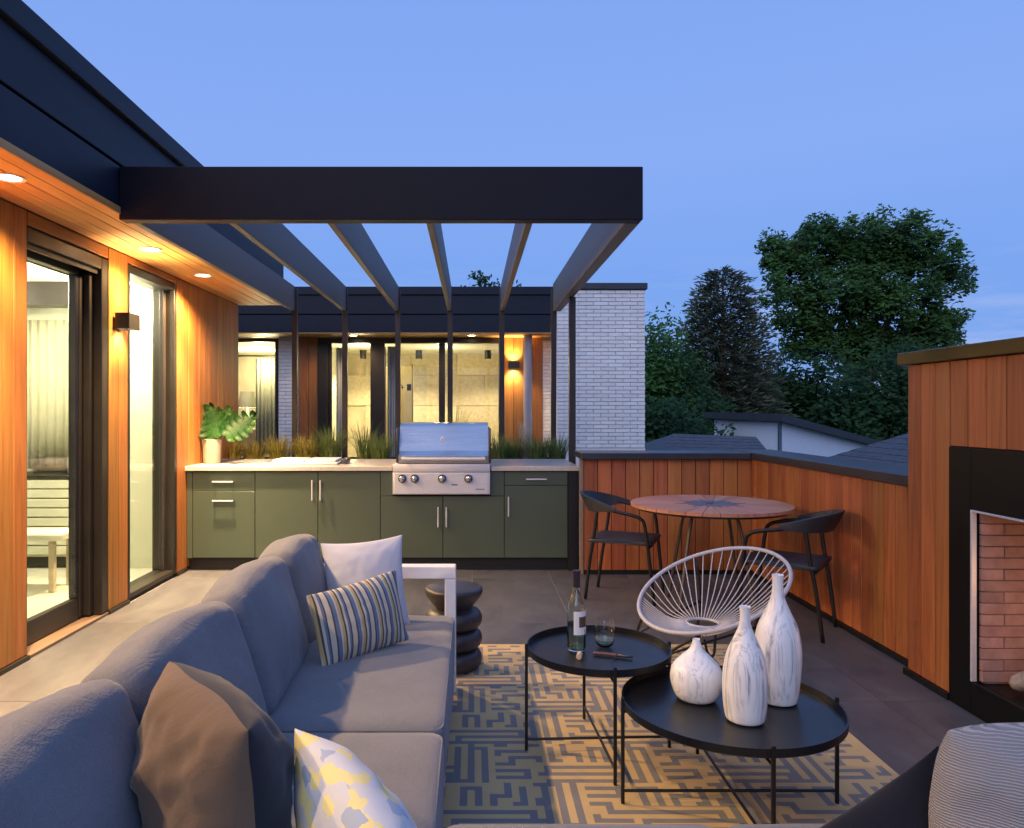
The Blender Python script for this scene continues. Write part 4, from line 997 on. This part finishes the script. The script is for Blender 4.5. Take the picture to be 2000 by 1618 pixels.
# bottle, glass, corkscrew, cork ---------------------------------
z1 = .415
BO = empty('wine_bottle', 'open clear white wine bottle with white and brown label on the tray', 'bottle', (*px(1126, 1272, 3.05).xy, z1))
c = px(1126, 1272, 3.05); c.z = z1
prof = [(0, .004), (.030, .002), (.037, .008), (.0378, .02), (.0378, .185), (.035, .205), (.024, .228), (.0155, .245), (.0145, .26), (.0145, .318), (.0165, .319), (.0165, .328), (.011, .328), (.011, .26), (.0125, .245), (.021, .228), (.032, .205), (.0352, .185), (.0352, .02), (.030, .010), (0, .008)]
B().lathe(prof, c, 36).obj('glass_body', M['bottle_glass'], BO, True, 50)
B().lathe([(0, .012), (.030, .0125), (.0345, .021), (.0345, .070), (0, .070)], c, 32).obj('wine', M['wine'], BO, True, 40)
B().lathe([(.0152, .262), (.0152, .317), (.0172, .318), (.0172, .330), (0, .331)], c, 24).obj('foil', M['foil'], BO, True, 40)
def patch(r, a0, a1, za, zb, m, nm):
    g = B(); n = 14; A = [g.bm.verts.new((c.x + r*math.cos(a0+(a1-a0)*i/n), c.y + r*math.sin(a0+(a1-a0)*i/n), c.z+za)) for i in range(n+1)]; Bv = [g.bm.verts.new((v_.co.x, v_.co.y, c.z+zb)) for v_ in A]
    for i in range(n): g.bm.faces.new((A[i], A[i+1], Bv[i+1], Bv[i]))
    g.obj(nm, m, BO, True)
patch(.0383, R(-115), R(-5), .075, .170, M['paper'], 'label'); patch(.0387, R(-82), R(-22), .105, .148, M['label_brown'], 'label_print'); patch(.0387, R(-42), R(-36), .078, .095, M['label_brown'], 'label_print')
GLS = empty('wine_glass', 'stemless wine glass with a little white wine beside the bottle', 'glass', (*px(1181, 1262, 3.10).xy, z1))
c = px(1181, 1262, 3.10); c.z = z1
B().lathe([(0, .003), (.022, .002), (.034, .012), (.0425, .035), (.043, .055), (.037, .098), (.0335, .118), (.0325, .118), (.036, .098), (.0418, .055), (.0412, .036), (.033, .015), (.02, .008), (0, .008)], c, 36).obj('bowl', M['clear_glass'], GLS, True, 60)
B().lathe([(0, .0095), (.020, .0095), (.032, .016), (.0398, .034), (0, .034)], c, 28).obj('wine', M['wine'], GLS, True, 40)
CS = empty('corkscrew', 'waiter corkscrew lying open on the tray in front of the glass', 'corkscrew', (*px(1200, 1284, 2.98).xy, z1))
a_ = px(1158, 1276, 3.0); b_ = px(1236, 1288, 2.95); a_.z = b_.z = z1 + .008; d = (b_-a_)
B().tube(smooth_path([a_, a_ + d*.3 + Vector((0, .003, 0)), a_ + d*.62], 4), [.004] + [.0065]*8, 8).obj('handle', M['corkscrew_wood'], CS, True)
B().tube([a_ + d*.62, a_ + d*.8, b_], [.006, .007, .004], 8).obj('lever', M['dark_steel'], CS, True)
mid = a_ + d*.66; sp = [mid + Vector((-.0035*i, -.004*i + .003*math.sin(i*1.6), -.002 + .003*math.cos(i*1.6))) for i in range(11)]
B().tube(sp, .0018, 5).obj('screw', M['dark_steel'], CS, True)
cp = px(1131, 1284, 2.955)
o = B().tube([(cp.x-.004, cp.y-.018, z1+.0115), (cp.x+.006, cp.y+.018, z1+.0115)], .011, 14).obj('cork', M['cork'], None, True, 40); props(o, 'pale wine cork lying at the foot of the bottle', 'cork')

# ================================================================== STOOL
ST = empty('side_stool', 'charcoal ceramic garden stool of stacked rounded discs behind the sofa arm', 'stool', (-.10, 4.02, .011))
pr = []; n = 12
for i in range(4):
    zc = .045 + i*.107; r0 = .155
    if i < 3:
        for q_ in range(n): a_ = -math.pi/2 + math.pi*q_/n; pr.append((.095 + .06*math.cos(a_)**.8 if math.cos(a_) > 0 else .095, zc + .054*math.sin(a_)))
pr = [(0, -.008)] + pr + [(.095, .318), (.12, .345), (.150, .385), (.158, .405), (.156, .420), (.145, .428), (0, .428)]
B().lathe(pr, (-.10, 4.02, .022), 56).obj('body', M['ceramic_stool'], ST, True, 50)

# ================================================================== LOUNGE CHAIR
LC = empty('lounge_chair', 'oval lounge chair strung with pale vinyl cord on thin black legs', 'chair', (1.30, 4.05, .011))
cx, cy, cz, th, sl_, A_, B_ = 1.307, 4.04, .439, .508, .447, .383, .400
a = Vector((math.cos(th), math.sin(th), sl_)); b_ = Vector((-math.sin(th), math.cos(th), 0)); C0 = Vector((cx, cy, cz))
hoop = [C0 + a*(A_*math.cos(t)) + b_*(B_*math.sin(t)) for t in [2*math.pi*i/80 for i in range(80)]]
B().tube(hoop, .0108, 10, True).obj('hoop', M['cord'], LC, True)
low = C0 + Vector((-.06, -.03, -.185))
ah = Vector((math.cos(th), math.sin(th), 0))
ring = [low + ah*(.085*math.cos(t)) + b_*(.085*math.sin(t)) for t in [2*math.pi*i/24 for i in range(24)]]
B().tube(ring, .008, 8, True).obj('seat_ring', M['cord'], LC, True)
def cordline(t):
    p = C0 + a*(A_*math.cos(t)) + b_*(B_*math.sin(t)); q_ = low + ah*(.085*math.cos(t)) + b_*(.085*math.sin(t))
    m = p.lerp(q_, .55) + Vector((0, 0, -.035)); return smooth_path([p, m, q_], 3)
ts = []
t = 0
while t < 2*math.pi:
    front = abs(((t - math.pi + math.pi) % (2*math.pi)) - math.pi) < R(62)
    ts.append(t); t += R(3.3) if front else R(8.2)
for t in ts: B().tube(cordline(t), .0031, 5).obj('cord', M['cord'], LC, True)
def leg(pts): B().tube(smooth_path(pts, 5), .008, 8).obj('leg', M['black'], LC, True)
zf = .018
e1 = C0 + a*(-A_*.80) + b_*(B_*.52); e2 = C0 + a*(-A_*.80) - b_*(B_*.52); e3 = C0 + a*(A_*.55) + b_*(B_*.8); e4 = C0 + a*(A_*.55) - b_*(B_*.8)
leg([e2 + Vector((0, 0, -.02)), (.99, 3.80, .15), (.915, 3.86, zf)]); leg([e1 + Vector((0, 0, -.02)), (.93, 4.20, .14), (.90, 4.22, zf)])
leg([e4 + Vector((0, 0, -.02)), (1.52, 3.98, .25), (1.60, 3.95, zf)]); leg([e3 + Vector((0, 0, -.02)), (1.36, 4.42, .28), (1.34, 4.46, zf)])
B().tube([(.99, 3.80, .15), (1.52, 3.98, .24)], .007, 8).obj('brace', M['black'], LC, True); B().tube([(.93, 4.20, .14), (1.36, 4.42, .27)], .007, 8).obj('brace', M['black'], LC, True)
B().tube(smooth_path([(1.22, 3.90, .20), (1.235, 3.885, .13), (1.27, 3.90, .12), (1.285, 3.92, .22)], 4), .007, 8).obj('brace', M['black'], LC, True)
B().tube([(.99, 3.80, .15), (.93, 4.20, .14)], .007, 8).obj('brace', M['black'], LC, True)

# ================================================================== DINING TABLE AND CHAIRS
tx, ty, tr = 1.70, 5.30, .555
DT = empty('dining_table', 'round terracotta slatted dining table with grey star centre in the cedar corner', 'table', (tx, ty, 0))
NS = 32
for i in range(NS):
    a0, a1 = 2*math.pi*i/NS, 2*math.pi*(i+1)/NS; g = .0022
    def pt(r, an, z): return (r*math.cos(an), r*math.sin(an), z)
    am = (a0+a1)/2; hw = (a1-a0)/2; r0, r1 = .10, tr
    pts = [(r0, -(r0*math.tan(hw)-g)), (r1*math.cos(hw), -(r1*math.sin(hw)-g)), (r1, 0), (r1*math.cos(hw), r1*math.sin(hw)-g), (r0, r0*math.tan(hw)-g)]
    if i == 0: me = B().prism(pts, 'z', 0, .022).mesh('slat', M['bamboo'])
    put('slat', me, DT, Matrix.Translation((tx, ty, .718)) @ Matrix.Rotation(am, 4, 'Z'))
for i in range(16):
    am = 2*math.pi*i/16; r1 = .255 if i % 2 == 0 else .195
    pts = [(.03, -.004), (.11, -.019), (.165, -.022), (r1, 0), (.165, .022), (.11, .019), (.03, .004)]
    put('centre_petal', B().prism(pts, 'z', 0, .0245).mesh('centre_petal', M['stone_grey']), DT, Matrix.Translation((tx, ty, .718)) @ Matrix.Rotation(am, 4, 'Z'))
B().lathe([(0, .69), (.30, .69), (.30, .712), (0, .712)], (tx, ty, 0), 40).lathe([(.49, .70), (.52, .70), (.52, .716), (.49, .716)], (tx, ty, 0), 48).obj('under_frame', M['black'], DT)
for i in range(4):
    an = R(38) + i*math.pi/2; ca, sa = math.cos(an), math.sin(an)
    B().tube(smooth_path([(tx+.10*ca, ty+.10*sa, .685), (tx+.19*ca, ty+.19*sa, .675), (tx+.235*ca, ty+.235*sa, .60), (tx+.30*ca, ty+.30*sa, .30), (tx+.36*ca, ty+.36*sa, .006)], 6), .012, 10).obj('leg', M['legbrown'], DT, True)

def dining_chair(label, loc, rz):
    t = empty('dining_chair', label, 'chair', loc, rz, 'black dining armchairs')
    for s_ in (-1, 1):
        B().tube(smooth_path([(.245, s_*.205, .006), (.215, s_*.222, .30), (.185, s_*.238, .56), (.155, s_*.246, .625), (.08, s_*.252, .652), (-.03, s_*.255, .672), (-.12, s_*.240, .69)], 7), .0125, 10).obj('front_leg', M['black'], t, True, local=True)
        B().tube(smooth_path([(-.262, s_*.20, .006), (-.225, s_*.205, .30), (-.19, s_*.212, .50), (-.165, s_*.218, .70)], 5), .0125, 10).obj('rear_leg', M['black'], t, True, local=True)
    B().tube([(-.215, -.205, .415), (-.215, .205, .415)], .010, 8).tube([(.205, -.225, .415), (.205, .225, .415)], .010, 8).obj('seat_rail', M['black'], t, True, local=True)
    me_ = cushion_mesh('seat', .47, .45, .035, .016, -.012, 'plastic', 3.0, .0, 12)
    put('seat', me_, t, Matrix.Translation((-.005, 0, .443)), True)
    g = B(); n = 26; rows = []
    for i in range(n+1):
        an = R(92) + R(176)*i/n; f = abs(i/n - .5)*2; hh = .105*(1-f**2.2) + .022; zc = .72 - .035*f**1.5; th_ = .013
        cx_, cy_ = -.01 + .295*math.cos(an)*1.0, .262*math.sin(an); nx_, ny_ = math.cos(an), math.sin(an); lean = .03
        rows.append([g.bm.verts.new((cx_ + nx_*th_*sx + nx_*lean*(zz/.06), cy_ + ny_*th_*sx, zc + zz)) for sx, zz in ((-1, -hh/2), (1, -hh/2), (1.2, 0), (1, hh/2), (-1, hh/2), (-.8, 0))])
    for a0, a1 in zip(rows, rows[1:]):
        for q_ in range(6): g.bm.faces.new((a0[q_], a0[(q_+1) % 6], a1[(q_+1) % 6], a1[q_]))
    g.bm.faces.new(rows[0]); g.bm.faces.new(rows[-1][::-1])
    g.obj('backrest', M['plastic'], t, True, 60, local=True)
dining_chair('black dining armchair left of the round table by the kitchen end', (1.16, 5.60, 0), R(-23))
dining_chair('black dining armchair right of the round table against the right parapet', (2.02, 4.79, 0), R(144))

# ================================================================== TREES AND NEIGHBOURS
def leaves(name, clumps, n, size, m, parent, seed):
    rnd = random.Random(seed); V, F = [], []
    for (c, r) in clumps:
        for i in range(n):
            d = Vector((rnd.gauss(0, 1), rnd.gauss(0, 1), rnd.gauss(0, .8))); d.normalize(); p = Vector(c) + d*r*rnd.random()**.4
            u = Vector((rnd.gauss(0, 1), rnd.gauss(0, 1), rnd.gauss(0, .7))).normalized(); v = u.orthogonal().normalized(); s_ = size*rnd.uniform(.6, 1.3); s0 = len(V)
            v = v*.6
            V += [p - u*s_*.5, p + v*s_*.5, p + u*s_*.5, p - v*s_*.5]; F.append((s0, s0+1, s0+2, s0+3))
    me = bpy.data.meshes.new(name); me.from_pydata([tuple(v) for v in V], [], F); me.materials.append(M[m])
    o = put(name, me, parent); o['kind'] = 'stuff'; return o
def tree(name, label, base, lobes, nclump, nleaf, size, m, trunk, seed, cat='tree', clump=(.5, .95)):
    rnd = random.Random(seed); base = Vector(base)
    t = empty(name, label, cat, base, group='trees beyond the terrace')
    cl = []; tot = sum(l[1].x*l[1].y*l[1].z for l in lobes)
    for c, r in lobes:
        kk_ = max(3, int(nclump * (r.x*r.y*r.z)/tot))
        for i in range(kk_):
            d = Vector((rnd.gauss(0, 1), rnd.gauss(0, 1), rnd.gauss(0, 1))); d.normalize(); f = 1.1*rnd.random()**.42
            cl.append((Vector((c.x + d.x*r.x*f, c.y + d.y*r.y*f, c.z + d.z*r.z*f)), rnd.uniform(*clump)))
    leaves('crown', cl, nleaf, size, m, t, seed)
    if trunk:
        r0, zt = trunk; g = B(); top = Vector((base.x, base.y, zt))
        g.tube(smooth_path([base, base.lerp(top, .5) + Vector((.1, 0, 0)), top], 5), [r0*(1-.5*i/10) for i in range(11)], 10)
        for c, r in lobes:
            st = base.lerp(top, rnd.uniform(.6, 1)); mid_ = st.lerp(c, .5) + Vector((rnd.uniform(-.3, .3), 0, -.25))
            g.tube(smooth_path([st, mid_, c], 4), [r0*.42*(1-.8*i/8) for i in range(9)], 7)
            for q_ in range(4):
                e = c + Vector((rnd.uniform(-1, 1)*r.x, rnd.uniform(-1, 1)*r.y, rnd.uniform(-.3, 1)*r.z))*.8
                g.tube([c.lerp(st, .25), c.lerp(e, .5) + Vector((0, 0, .1)), e], [r0*.14, r0*.09, .01], 5)
        g.obj('trunk', M['bark'], t, True)
    return t
GZ = -3.2
def at(u, v, Y): return px(u, v, Y)
V3 = Vector
Yb = 36
lob = [(at(1545, 500, Yb), V3((1.5, 1.5, 1.2))), (at(1600, 480, Yb+1), V3((1.9, 1.8, 1.25))), (at(1715, 470, Yb), V3((2.3, 2.0, 1.15))), (at(1790, 500, Yb-.5), V3((1.9, 1.8, 1.2))), (at(1842, 545, Yb), V3((1.25, 1.4, .9))),
       (at(1560, 590, Yb-.5), V3((1.6, 1.5, 1.3))), (at(1650, 570, Yb-1.2), V3((1.9, 1.5, 1.2))), (at(1745, 590, Yb-1), V3((2.0, 1.6, 1.2))), (at(1820, 630, Yb), V3((1.5, 1.5, 1.0))), (at(1600, 680, Yb), V3((1.5, 1.5, .9))), (at(1720, 690, Yb), V3((2.3, 1.6, .9))), (at(1850, 670, Yb), V3((.8, 1.0, .55))), (at(1515, 540, Yb), V3((.9, 1.0, .7))), (at(1655, 650, Yb-.6), V3((1.5, 1.2, .9))), (at(1560, 655, Yb), V3((1.1, 1.2, .8))), (at(1780, 655, Yb-.4), V3((1.5, 1.3, .8))), (at(1690, 520, Yb), V3((2.2, 1.5, 1.0)))]
bp = at(1690, 803, Yb); bp.z = GZ
tree('deciduous_tree', 'tallest broad leafy tree with gaps of sky behind the cedar parapet', bp, lob, 800, 58, .25, 'leaf_big', (.45, 5.5), 11, clump=(.3, .68))
# understorey to the right
for (u, v, Y, rx, rz, lab, sd) in ((1700, 770, 30, 2.1, 1.7, 'dark leafy tree under the tallest tree beside the fireplace', 21), (1610, 770, 33, 1.7, 1.5, 'dark leafy tree behind the low neighbouring roof', 22), (1515, 750, 34, 1.6, 1.4, 'small dark tree between the conifer and the tallest tree', 23), (1800, 730, 31, 1.8, 1.3, 'dark leafy tree partly hidden by the fireplace cap', 24)):
    c = at(u, v, Y); bs = V3((c.x, c.y, GZ))
    tree('understorey_tree', lab, bs, [(c, V3((rx, rx, rz))), (c + V3((rx*.3, 0, -rz*.9)), V3((rx*1.1, rx, rz))), (c + V3((-rx*.5, 0, -rz*.7)), V3((rx*.8, rx, rz*.8)))], 90, 70, .24, 'leaf_dark', (.18, c.z), sd)
# left bushes
for (u, v, Y, rx, rz, lab, sd, m) in ((1290, 690, 28, 1.0, 1.3, 'mid green rounded tree left of the conifer beside the brick block', 31, 'leaf_mid'), (1262, 720, 27, .9, 1.3, 'green tree half hidden behind the white brick block', 32, 'leaf_mid'), (1345, 760, 27, .9, 1.1, 'dark shrub in front of the conifer foot', 33, 'leaf_dark'), (1300, 835, 22, 1.0, .55, 'low brownish shrub above the parapet near the brick block', 34, 'leaf_dark')):
    c = at(u, v, Y); bs = V3((c.x, c.y, GZ))
    tree('garden_tree', lab, bs, [(c, V3((rx, rx, rz))), (c + V3((.1, 0, -rz)), V3((rx*1.25, rx, rz))), (c + V3((0, .2, -rz*2)), V3((rx*1.2, rx, rz)))], 70, 80, .20, m, (.12, c.z), sd)
c = at(938, 555, 25)
tree('distant_tree', 'small treetop showing over the rear roof through the pergola', V3((c.x, c.y, GZ)), [(c, V3((.42, .5, .36))), (c + V3((.55, 0, -.75)), V3((1.3, 1.2, .7))), (c + V3((-.45, 0, -.3)), V3((.35, .4, .3)))], 40, 45, .16, 'leaf_dark', (.1, c.z-.3), 41, clump=(.2, .38))
# conifer
cb = at(1412, 803, 30); CT = empty('conifer_tree', 'dark brownish conifer with drooping boughs left of the tallest tree', 'tree', (cb.x, cb.y, GZ), group='trees beyond the terrace')
B().tube([(cb.x, cb.y, GZ), (cb.x, cb.y, 2.5), (cb.x, cb.y, 6.9)], [.24, .17, .02], 10).obj('trunk', plain('conifer_bark', (.30, .13, .08), .9, var=.3, bump=.4), CT, True)
rnd = random.Random(5); V, F = [], []
zt, zb = 7.05, 1.2
nb = 330
for i in range(nb):
    f = (i/nb)**.8; z = zt - (zt-zb)*f; Lr = (.10 + 2.15*f**.36)*rnd.uniform(.72, 1.12); an = i*2.399 + rnd.uniform(-.3, .3); ca, sa = math.cos(an), math.sin(an)
    for k_ in range(int(34 + 50*f)):
        t = rnd.random()**.6; p = V3((cb.x + ca*Lr*t, cb.y + sa*Lr*t, z + .22*Lr*(t - 1.3*t*t) + rnd.uniform(-.06, .1)))
        p += V3((rnd.gauss(0, .09), rnd.gauss(0, .09), 0))*(1 + .5*f)
        u = V3((ca + rnd.gauss(0, .6), sa + rnd.gauss(0, .6), rnd.uniform(-.1, .7))).normalized(); v = u.orthogonal().normalized()*.32; s_ = rnd.uniform(.16, .32); s0 = len(V)
        V += [tuple(p), tuple(p + v*s_*.5 + u*s_*.5), tuple(p + u*s_), tuple(p - v*s_*.5 + u*s_*.5)]; F.append((s0, s0+1, s0+2, s0+3))
me = bpy.data.meshes.new('crown'); me.from_pydata(V, [], F); me.materials.append(M['needle']); o = put('crown', me, CT); o['kind'] = 'stuff'
# far wood as one mass
rnd = random.Random(9); cl = []
for i in range(150):
    cl.append((V3((rnd.uniform(-5, 48), rnd.uniform(58, 70), rnd.uniform(-3, 2.6))), rnd.uniform(1.0, 2.0)))
o = leaves('treeline', cl, 60, .6, 'leaf_dark', None, 3); props(o, 'dark far wood behind the nearer trees', kind='stuff')

# neighbouring house
NH = empty('neighbour_house', 'white sided neighbouring house with a low dark pitched roof below the trees', 'house', (9.5, 21, GZ))
def pt3(u, v, Y): return px(u, v, Y)
A0 = pt3(1395, 820, 23.5); Bc = pt3(1525, 826, 20); Cc = pt3(1705, 872, 25)
w1 = B(); w1.hexa([(A0.x, A0.y, GZ), (Bc.x, Bc.y, GZ), (Bc.x+.1, Bc.y+.3, GZ), (A0.x+.3, A0.y+.3, GZ), (A0.x, A0.y, A0.z), (Bc.x, Bc.y, Bc.z), (Bc.x+.1, Bc.y+.3, Bc.z), (A0.x+.3, A0.y+.3, A0.z)])
w1.obj('wall', M['siding'], NH)
w2 = B(); w2.hexa([(Bc.x+.03, Bc.y, GZ), (Cc.x, Cc.y, GZ), (Cc.x, Cc.y+.3, GZ), (Bc.x+.14, Bc.y+.32, GZ), (Bc.x+.03, Bc.y, Bc.z), (Cc.x, Cc.y, Cc.z), (Cc.x, Cc.y+.3, Cc.z), (Bc.x+.14, Bc.y+.32, Bc.z)])
w2.obj('wall', M['siding'], NH)
D0 = A0 + (Cc - Bc)
ov = .35; d1 = (A0-Bc).normalized()*ov; d2 = (Cc-Bc).normalized()*ov
rp = [Bc - d1 - d2, Cc - d1 + d2, D0 + d1 + d2, A0 + d1 - d2]
r_ = B(); r_.hexa([p + V3((0, 0, .003)) for p in rp] + [p + V3((0, 0, .20)) for p in rp]); r_.obj('roof', M['roofdark'], NH)
B().box((Bc.x-.10, Bc.y-.12, GZ), (Bc.x-.02, Bc.y-.04, Bc.z-.02)).obj('downpipe', plain('slate_pipe', (.08, .10, .14), .5), NH)
# shingle roofed house to the right: hip roof rows
SH = empty('shingled_house', 'neighbouring house with grey hipped shingle roof beside the fireplace', 'house', (10, 12, GZ))
B().box((7.4, 9.2, GZ), (13.6, 14.8, .42)).obj('wall', M['siding'], SH)
ap = V3((10.4, 12.9, 1.85)); ap2 = V3((10.6, 11.1, 1.85)); cs_ = [V3((7.1, 9, .43)), V3((13.9, 9, .43)), V3((13.9, 15, .43)), V3((7.1, 15, .43))]
def shingle_face(b0, b1, t0, t1, rows, name_parent):
    n = (b1-b0).cross(t0-b0).normalized(); n = n if n.z > 0 else -n; g = B()
    for i in range(rows):
        f0, f1 = i/rows, (i+1)/rows + .004
        p0, p1, p2, p3 = b0.lerp(t0, f0), b1.lerp(t1, f0), b1.lerp(t1, f1), b0.lerp(t0, f1)
        g.poly([p0 + n*.014, p1 + n*.014, p2 + n*.006, p3 + n*.006]); g.poly([p0, p1, p1 + n*.014, p0 + n*.014])
    return g
g = shingle_face(cs_[3], cs_[0], ap, ap2, 16, None); o = g.obj('shingle_roof', M['shingle'], SH); o['kind'] = 'stuff'
g = shingle_face(cs_[0], cs_[1], ap2, ap2, 16, None); o = g.obj('shingle_roof', M['shingle'], SH); o['kind'] = 'stuff'
B().poly([cs_[1], cs_[2], ap, ap2]).poly([cs_[2], cs_[3], ap]).obj('roof_back', M['shingle'], SH)
LH = empty('low_house', 'low grey shingle roof in front of the white neighbouring house', 'house', (6, 16, GZ))
B().box((3.7, 14.3, GZ), (5.9, 19.6, .1)).obj('wall', M['siding'], LH)
e0, e1, t0_, t1_ = V3((3.4, 14, .12)), V3((6.0, 14, .12)), V3((4.6, 17, .87)), V3((6.5, 17, .80))
o = shingle_face(e0, e1, t0_, t1_, 12, None).obj('shingle_roof', M['shingle'], LH); o['kind'] = 'stuff'
B().poly([e1, V3((6.4, 20, .12)), t1_]).poly([e0, t0_, V3((3.4, 20, .12))]).poly([t0_, t1_, V3((6.4, 20, .12)), V3((3.4, 20, .12))]).obj('roof_back', M['shingle'], LH)
